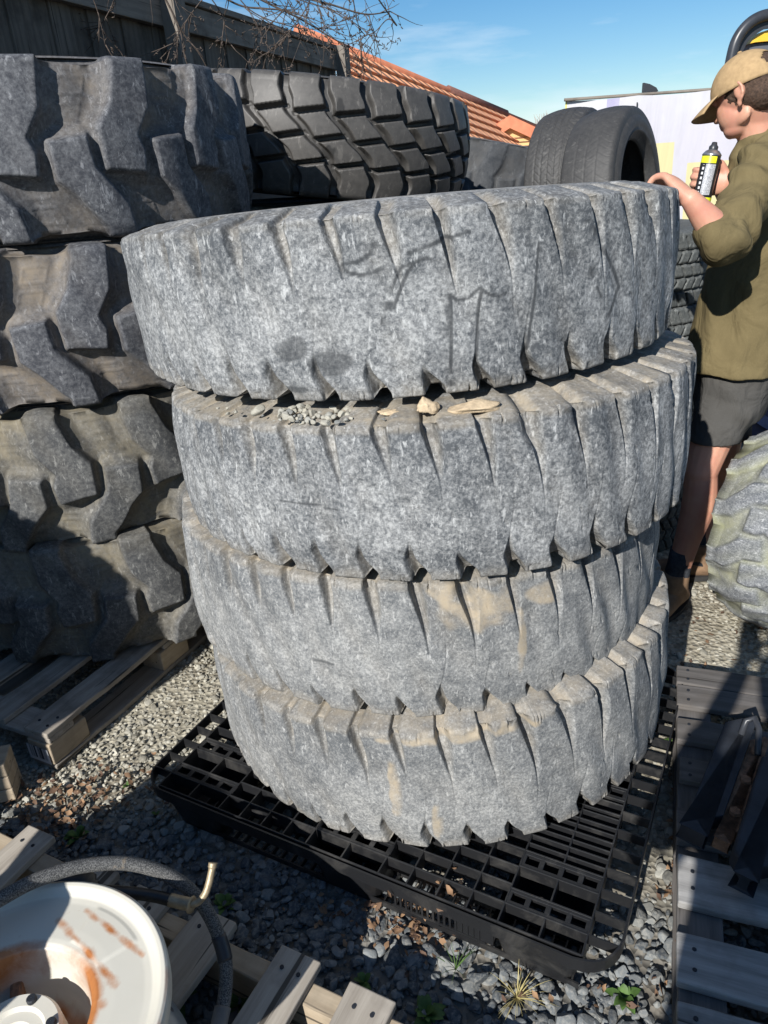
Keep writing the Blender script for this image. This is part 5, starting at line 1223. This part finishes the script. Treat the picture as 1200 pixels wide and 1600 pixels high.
def man():
    root = empty('person', (1.15, 2.45, 0), 'man in tan cap, olive shirt and charcoal shorts holding a spray can beside the tyres', 'person')
    bpy.context.view_layer.update(); inv = root.matrix_basis.inverted()
    def put(nm, me, mat): o = obj(nm, me, mat, root); o.matrix_basis = inv.copy(); return o
    # joints
    neck = W(1196, 214, 2.48); chest = W(1198, 330, 2.50); waist = W(1166, 470, 2.52); pelvis = W(1147, 590, 2.52)
    FT = Vector((-0.93, 0.36, 0)).normalized(); ST = Vector((-0.36, -0.93, 0)).normalized()      # front, left side (towards camera)
    shL = W(1198, 262, 2.33); elL = W(1131, 376, 2.16); wrL = W(1079, 312, 2.16)
    shR = neck+Vector((0,0,-.09))-ST*0.19; elR = W(1165, 350, 2.68); wrR = W(1126, 288, 2.56)
    hipL = pelvis+ST*0.09+Vector((0,0,-.02)); knL = W(1096, 735, 2.40); anL = W(1056, 905, 2.40)
    hipR = pelvis-ST*0.09+Vector((0,0,-.02)); knR = W(1126, 742, 2.66); anR = W(1092, 862, 2.62)
    anL.z = max(anL.z, .09); anR.z = .09
    b_ = MB()
    up_ = Vector((0,0,1))
    tors = [(pelvis-up_*.06, .15,.11), (pelvis+up_*.04, .16,.115), (waist, .142,.105), (chest-up_*.02, .165,.115), (chest+up_*.10, .175,.11), (neck-up_*.06, .10,.07), (neck, .062,.058)]
    b_.loft([(c_, ST*a, FT*bb) for c_, a, bb in tors], 28)
    limb(b_, [shL, (shL+elL)/2, elL], [.055,.048,.040]); limb(b_, [elL, elL+(wrL-elL)*.35, elL+(wrL-elL)*.75, wrL], [.042,.044,.033,.0265])
    limb(b_, [shR, (shR+elR)/2, elR], [.055,.048,.040]); limb(b_, [elR, elR+(wrR-elR)*.35, wrR], [.042,.044,.028])
    back = -FT
    for hp, kn, an in ((hipL, knL, anL), (hipR, knR, anR)):
        limb(b_, [hp, hp+(kn-hp)*.5+FT*.01, kn], [.085,.074,.058])
        limb(b_, [kn, kn+(an-kn)*.30+back*.018, kn+(an-kn)*.62+back*.008, an], [.055,.060,.046,.038])
        b_.ell(an-up_*.03, (.036,.036,.04))
    # head
    FHd = Vector((-0.56, 0.76, -0.36)).normalized(); LH = Vector((0,0,1)).cross(FHd).normalized(); UH = FHd.cross(LH)
    M3 = Matrix((FHd, LH, UH)).transposed(); hc = W(1164, 148, 2.47)
    b_.loft([(neck-up_*.05, ST*.066, FT*.062), ((neck+hc)/2-up_*.02, ST*.058, FT*.058), (hc-UH*.03-FHd*.015, ST*.055, FT*.06)], 20)
    head_parts(b_, M3, hc, 0.96)
    # hands
    hand(b_, wrL, (W(1050, 283, 2.24)-wrL), Vector((-.55,.1,-1)), Vector((.2,1,.1)), .72, 1.08)
    canT, canB = W(1117, 222, 2.47), W(1095, 318, 2.47); cax = (canT-canB).normalized()
    ctr = canB+(canT-canB)*.42; tocam = (Vector((0,0,CAM_H))-ctr).normalized()
    sdv = cax.cross(tocam).normalized()
    if sdv.x < 0: sdv = -sdv          # right in the picture
    R3 = ctr-tocam*0.045+sdv*0.035
    # palm behind the can, fingers wrap round its left side to the front, thumb on the right
    hand(b_, R3+sdv*0.045-cax*.01, (-sdv-tocam*.15), tocam, cax, .95, 1.0, curls=(.92,.95,.98,1.02), thumb_curl=0.9)
    limb(b_, [wrR, R3+sdv*0.045-cax*.01], [.028,.026])
    put('body', remesh(b_, 0.0042, 'man_body', 3), M['skin'])
    # shirt
    s_ = MB()
    hem = pelvis+up_*.045
    tors = [(hem-up_*.0, .222,.172), (hem+up_*.02, .220,.170), (waist+up_*.02, .195,.148), (chest-up_*.03, .190,.140), (chest+up_*.08, .198,.132), (neck-up_*.085, .165,.098), (neck-up_*.045, .098,.080), (neck-up_*.015, .080,.074)]
    s_.loft([(c_, ST*a, FT*bb) for c_, a, bb in tors], 36)
    limb(s_, [shL-ST*.03, shL, (shL+elL)/2+Vector((0,0,-.01)), elL+(shL-elL)*.12, elL, elL+(wrL-elL)*.10, elL+(wrL-elL)*.24], [.078,.078,.074,.072,.068,.060,.056])
    limb(s_, [shR, (shR+elR)/2, elR, elR+(wrR-elR)*.2], [.078,.072,.064,.056])
    # folded cuff
    c0 = elL+(wrL-elL)*.16; c1 = elL+(wrL-elL)*.30; s_.tube([c0, c1], [.059,.0585], 24)
    # collar
    s_.loft([(neck-up_*.055-FT*.0, ST*.098, FT*.092), (neck+up_*.0-FT*.008, ST*.084, FT*.082), (neck+up_*.026-FT*.018, ST*.077, FT*.076)], 28)
    # tail at the back
    s_.loft([(hem-up_*.055-FT*.07, ST*.13, FT*.055), (hem+up_*.02-FT*.05, ST*.18, FT*.085)], 28)
    el_c = elL.copy(); axl = (elL-shL).normalized()
    def fold(p, nrm):
        f = 0.009*mnoise.noise(p*7+Vector((3,1,0)))+0.006*mnoise.noise(p*15)
        f += 0.010*mnoise.noise(Vector((p.x*13, p.y*13, p.z*3.2)))
        dl = (p-el_c).length; ee = max(0, 1-dl/0.20)
        if ee: f += ee*0.017*math.sin((p-shL).dot(axl)*62+3.5*mnoise.noise(p*9))*(0.6+0.6*mnoise.noise(p*5))
        if p.z < chest.z+.05: f += 0.022*max(0, mnoise.noise(Vector((p.x*5, p.y*5, p.z*2.2))))-0.004
        ds = (p-shL).length; es = max(0, 1-ds/.22); f += es*0.014*math.sin(p.z*75+p.x*40+4*mnoise.noise(p*6))
        return f
    put('shirt', remesh(s_, 0.0065, 'shirt', 3, disp=fold), M['shirt'])
    # shorts
    s_ = MB(); s_.loft([(pelvis+up_*.13, ST*.185, FT*.130), (pelvis+up_*.05, ST*.195, FT*.138), (pelvis-up_*.02, ST*.200, FT*.138), (pelvis-up_*.12, ST*.180, FT*.120)], 30)
    for hp, kn in ((hipL, knL), (hipR, knR)):
        e_ = hp+(kn-hp)*.60; secs = []
        for t, rr in ((0,.108),(.35,.104),(.7,.092),(1,.088)):
            secs.append((hp+(e_-hp)*t, ST*rr*.95, FT*rr*1.03))
        s_.loft(secs, 26)
    put('shorts', remesh(s_, 0.0065, 'shorts', 3, disp=lambda p, n__: 0.010*mnoise.noise(p*9)+0.007*math.sin(p.z*50+p.x*25+5*mnoise.noise(p*5))*max(0,mnoise.noise(p*4)+.3)), M['shorts'])
    # socks + boots
    for an, kn in ((anL, knL), (anR, knR)):
        d = (kn-an).normalized(); s_ = MB(); s_.tube([an-d*.02, an+d*.03, an+d*.07, an+d*.125], [.044,.045,.043,.044], 24)
        sk = put('sock', s_.mesh('sock', True), M['sock'])
        FB_ = Vector((-0.75,-0.62,0)).normalized() if an is anL else Vector((-.9,.2,0)).normalized(); SB = Vector((-FB_.y, FB_.x, 0)); s_ = MB()
        hl = Vector((an.x, an.y, 0))-FB_*.045
        s_.loft([(hl+up_*.035, FB_*.03, SB*.033), (hl+FB_*.02+up_*.05, FB_*.05, SB*.042), (hl+FB_*.045+up_*.10, FB_*.055, SB*.045), (hl+FB_*.045+up_*.15, FB_*.052, SB*.047), (hl+FB_*.045+up_*.165, FB_*.050, SB*.046)], 24)
        s_.loft([(hl+FB_*-.015+up_*.05, up_*.035, SB*.036), (hl+FB_*.06+up_*.055, up_*.045, SB*.040), (hl+FB_*.14+up_*.045, up_*.035, SB*.048), (hl+FB_*.20+up_*.038, up_*.028, SB*.046), (hl+FB_*.235+up_*.034, up_*.018, SB*.030)], 24)
        bt = put('boot', remesh(s_, .005, 'boot', 3), M['boot']); s_ = MB(); s_.loft([(hl+FB_*.095+up_*.004, FB_*.150, SB*.046), (hl+FB_*.095+up_*.024, FB_*.150, SB*.047)], 30)
        so = obj('sole', s_.mesh('sole', False), M['sole'], bt); so.matrix_basis = Matrix.Identity(4)
    # hair: short cap hugging back and sides
    T_ = lambda p: tuple(hc+M3 @ (Vector(p)*0.96)); A_ = np.array(M3)
    s_ = MB(); s_.ell(T_((-.024,0,.020)), (.090,.0805,.080), A_); s_.ell(T_((-.056,0,-.018)), (.056,.066,.054), A_); s_.ell(T_((.008,.066,.006)), (.014,.009,.020), A_); s_.ell(T_((.008,-.066,.006)), (.014,.009,.020), A_)
    put('hair', remesh(s_, .004, 'hair', 2, disp=lambda p, n__: 0.0022*mnoise.noise(p*160)+.001*mnoise.noise(p*60)), M['hair'])
    # cap
    V = []; F = []; na, nb = 72, 20
    for i in range(nb+1):
        ph = (math.pi/2*1.05)*i/nb
        for k in range(na):
            a = 2*math.pi*k/na; sx = .107; sy = .092; sz = .098
            x = sx*math.sin(ph)*math.cos(a)-.010; y = sy*math.sin(ph)*math.sin(a); z = sz*math.cos(ph)+.018
            seam = 1-0.006*math.exp(-((abs((a*3/math.pi) % 1-.5)-.5)/.03)**2); x *= seam; y *= seam
            hole = math.cos(a) < -.80 and .58 < ph < 1.32 and (((a-math.pi)/.62)**2+((ph-1.0+.0)/.36)**2 < 1)
            V.append(T_((x, y, z)))
    for i in range(nb):
        for k in range(na):
            a = 2*math.pi*(k+.5)/na; ph = (math.pi/2*1.05)*(i+.5)/nb
            if ((a-math.pi)/.58)**2+((ph-1.12)/.30)**2 < 1: continue
            F.append([i*na+k, i*na+(k+1) % na, (i+1)*na+(k+1) % na, (i+1)*na+k])
    cp = put('cap', mesh_np('cap', V, F, True), M['cap']); sd_ = cp.modifiers.new('t', 'SOLIDIFY'); sd_.thickness = .003; sd_.offset = 1
    s_ = MB(); s_.ell(T_((-.01,0,.120)), (.007,.007,.004), A_); o = obj('button', s_.mesh('button', True), M['cap'], cp)
    V = []; F = []; 
    for i in range(9):
        t = i/8
        for k in range(25):
            a = (k/24-.5)*2.1; ri = .100; ro_ = .100+.075*math.cos(a*.80)**.6; r_ = ri+(ro_-ri)*t; x = r_*math.cos(a)*1.0; y = r_*math.sin(a)*.92
            V.append(T_((x-.012, y, .020-.020*t-.30*(y*y)*10*.25-.012*t*t)))
    for i in range(8):
        for k in range(24): b0 = i*25+k; F.append([b0, b0+1, b0+26, b0+25])
    br = obj('brim', mesh_np('brim', V, F, True), M['cap'], cp); sd_ = br.modifiers.new('t', 'SOLIDIFY'); sd_.thickness = .004
    return canB, canT
canB, canT = man()

# spray can
m, n, b = new_mat('can_print'); q = NB(n); v = q.coord('Object'); sp = q.node('ShaderNodeSeparateXYZ'); q.link(v, sp.inputs[0]); z_ = sp.outputs['Z']
an_ = q.math('ARCTAN2', sp.outputs['Y'], sp.outputs['X'])
wn = q.node('ShaderNodeTexWhiteNoise', noise_dimensions='2D'); cb = q.node('ShaderNodeCombineXYZ'); q.link(q.math('FLOOR', q.math('MULTIPLY', an_, 34)), cb.inputs[0]); q.link(q.math('FLOOR', q.math('MULTIPLY', z_, 520)), cb.inputs[1]); q.link(cb.outputs[0], wn.inputs['Vector'])
txt = q.math('MULTIPLY', q.math('GREATER_THAN', wn.outputs['Value'], 0.38), q.math('GREATER_THAN', q.math('FRACT', q.math('MULTIPLY', z_, 260)), 0.45))
inp = q.math('MULTIPLY', q.math('MULTIPLY', q.math('GREATER_THAN', z_, .030), q.math('LESS_THAN', z_, .132)), q.math('MULTIPLY', q.math('GREATER_THAN', an_, -1.95), q.math('LESS_THAN', an_, -0.85)))
c = q.mix(q.math('MULTIPLY', inp, 1.0), (0.02,0.02,0.022), q.mix(txt, (0.45,0.46,0.48), (0.12,0.12,0.13)))
dts = q.math('MULTIPLY', q.math('MULTIPLY', q.math('GREATER_THAN', an_, -2.35), q.math('LESS_THAN', an_, -2.1)), q.math('MULTIPLY', q.math('LESS_THAN', q.math('FRACT', q.math('MULTIPLY', z_, 62)), .55), q.math('MULTIPLY', q.math('GREATER_THAN', z_, .030), q.math('LESS_THAN', z_, .13)))); c = q.mix(dts, c, (0.6,0.6,0.6))
yb = q.math('ADD', q.math('MULTIPLY', q.math('GREATER_THAN', z_, .136), q.math('MULTIPLY', q.math('LESS_THAN', z_, .158), q.math('LESS_THAN', an_, -0.9))), q.math('MULTIPLY', q.math('GREATER_THAN', z_, .010), q.math('LESS_THAN', z_, .022)))
c = q.mix(yb, c, (0.75,0.78,0.03)); q.link(c, b.inputs['Base Color']); b.inputs['Roughness'].default_value = 0.3; M['can'] = m
can = empty('spray_can', canB, 'black and yellow spray can held in the man\'s right hand', 'spray can'); can.rotation_mode = 'QUATERNION'; 
_z = (canT-canB).normalized(); _y = (canB-Vector((0,0,CAM_H))).normalized(); _y = (_y-_z*_y.dot(_z)).normalized(); can.rotation_quaternion = Matrix((_y.cross(_z), _y, _z)).transposed().to_quaternion()
cl = (canT-canB).length; k_ = cl/0.205
obj('can_body', MB().lathe([(0.0005,.006),(.026,.004),(.0275,.008),(.0272,.010),(.0272,.158),(.0268,.160)], 40).mesh('can_body', True), M['can'], can).scale = (1,1,k_)
obj('metal_dome', MB().lathe([(.0268,.160),(.0285,.162),(.027,.166),(.020,.176),(.013,.180),(.012,.181)], 32).mesh('dome', True), simple('dull_metal', (0.35,0.35,0.36), 0.3, 0.8), can).scale = (1,1,k_)
obj('nozzle', MB().lathe([(.013,.179),(.0135,.190),(.009,.196),(.007,.205),(.0005,.206)], 24).mesh('nozzle', True), M['black_paint'], can).scale = (1,1,k_)

# the photographer (seen only as a shadow)
def photographer():
    root = empty('person', (0.02, -0.34, 0), 'person behind the camera holding a phone, seen only as a shadow on the right', 'person')
    bpy.context.view_layer.update(); inv = root.matrix_basis.inverted(); up_ = Vector((0,0,1)); ST = Vector((-1,0,0)); FT = Vector((0,1,0))
    c0 = Vector((-0.04,-0.36,0)); b_ = MB()
    b_.loft([(c0+up_*.86, ST*.16, FT*.11), (c0+up_*.98, ST*.165, FT*.115), (c0+up_*1.12, ST*.145, FT*.105), (c0+up_*1.30, ST*.175, FT*.115), (c0+up_*1.40, ST*.18, FT*.10), (c0+up_*1.46, ST*.08, FT*.065), (c0+up_*1.56, ST*.055, FT*.055)], 24)
    M3 = Matrix((Vector((0,.95,-.3)).normalized(), Vector((-1,0,0)), Vector((0,.3,.95)).normalized())).transposed(); head_parts(b_, M3, c0+up_*1.60+FT*.03, 1.0)
    for sg in (-1, 1):
        sh = c0+Vector((.19*sg,0,1.40)); el = c0+Vector((.25*sg,.10,1.18)); wr = Vector((0.055*sg+0.01,-.10,1.525))
        limb(b_, [sh, (sh+el)/2, el], [.055,.047,.040]); limb(b_, [el, (el+wr)/2, wr], [.042,.038,.027]); hand(b_, wr, Vector((-.1*sg,.3,.9)), Vector((-sg,.2,0)), Vector((0,-1,0)), .7, .95)
        hp = c0+Vector((.09*sg,0,.88)); kn = c0+Vector((.12*sg,.02,.48)); an = c0+Vector((.13*sg,0,.08)); limb(b_, [hp, (hp+kn)/2, kn], [.09,.078,.056]); limb(b_, [kn, kn+(an-kn)*.35-FT*.02, an], [.055,.056,.036])
        b_.ell(an+FT*.06-up_*.045, (.045,.13,.035))
    o = obj('body', remesh(b_, .009, 'photographer_body', 3), M['skin'], root); o.matrix_basis = inv.copy()
    s_ = MB(); s_.loft([(c0+up_*.84, ST*.19, FT*.14), (c0+up_*1.12, ST*.175, FT*.13), (c0+up_*1.36, ST*.20, FT*.13), (c0+up_*1.44, ST*.16, FT*.09), (c0+up_*1.49, ST*.075, FT*.07)], 28)
    for sg in (-1, 1):
        sh = c0+Vector((.19*sg,0,1.40)); el = c0+Vector((.25*sg,.10,1.18)); wr = Vector((0.055*sg+.01,-.10,1.525)); limb(s_, [sh, (sh+el)/2, el, (el+wr)/2], [.07,.062,.055,.048])
    o = obj('shirt', remesh(s_, .01, 'photographer_shirt', 2), M['jeans'], root); o.matrix_basis = inv.copy()
    s_ = MB(); s_.loft([(c0+up_*.98, ST*.175, FT*.13), (c0+up_*.84, ST*.17, FT*.13)], 24)
    for sg in (-1, 1): limb(s_, [c0+Vector((.09*sg,0,.86)), c0+Vector((.12*sg,.02,.48)), c0+Vector((.13*sg,0,.10))], [.105,.078,.065])
    o = obj('trousers', remesh(s_, .01, 'photographer_trousers', 2), M['jeans'], root); o.matrix_basis = inv.copy()
photographer()
ph = MB().box((0.012, -0.022, CAM_H-0.045), (0.074, 0.009, 0.152), Matrix.Rotation(-.35, 3, 'X')).build('phone', M['phone'], None, bevel=.006); tag(ph, 'dark phone held up by the person behind the camera', 'phone')
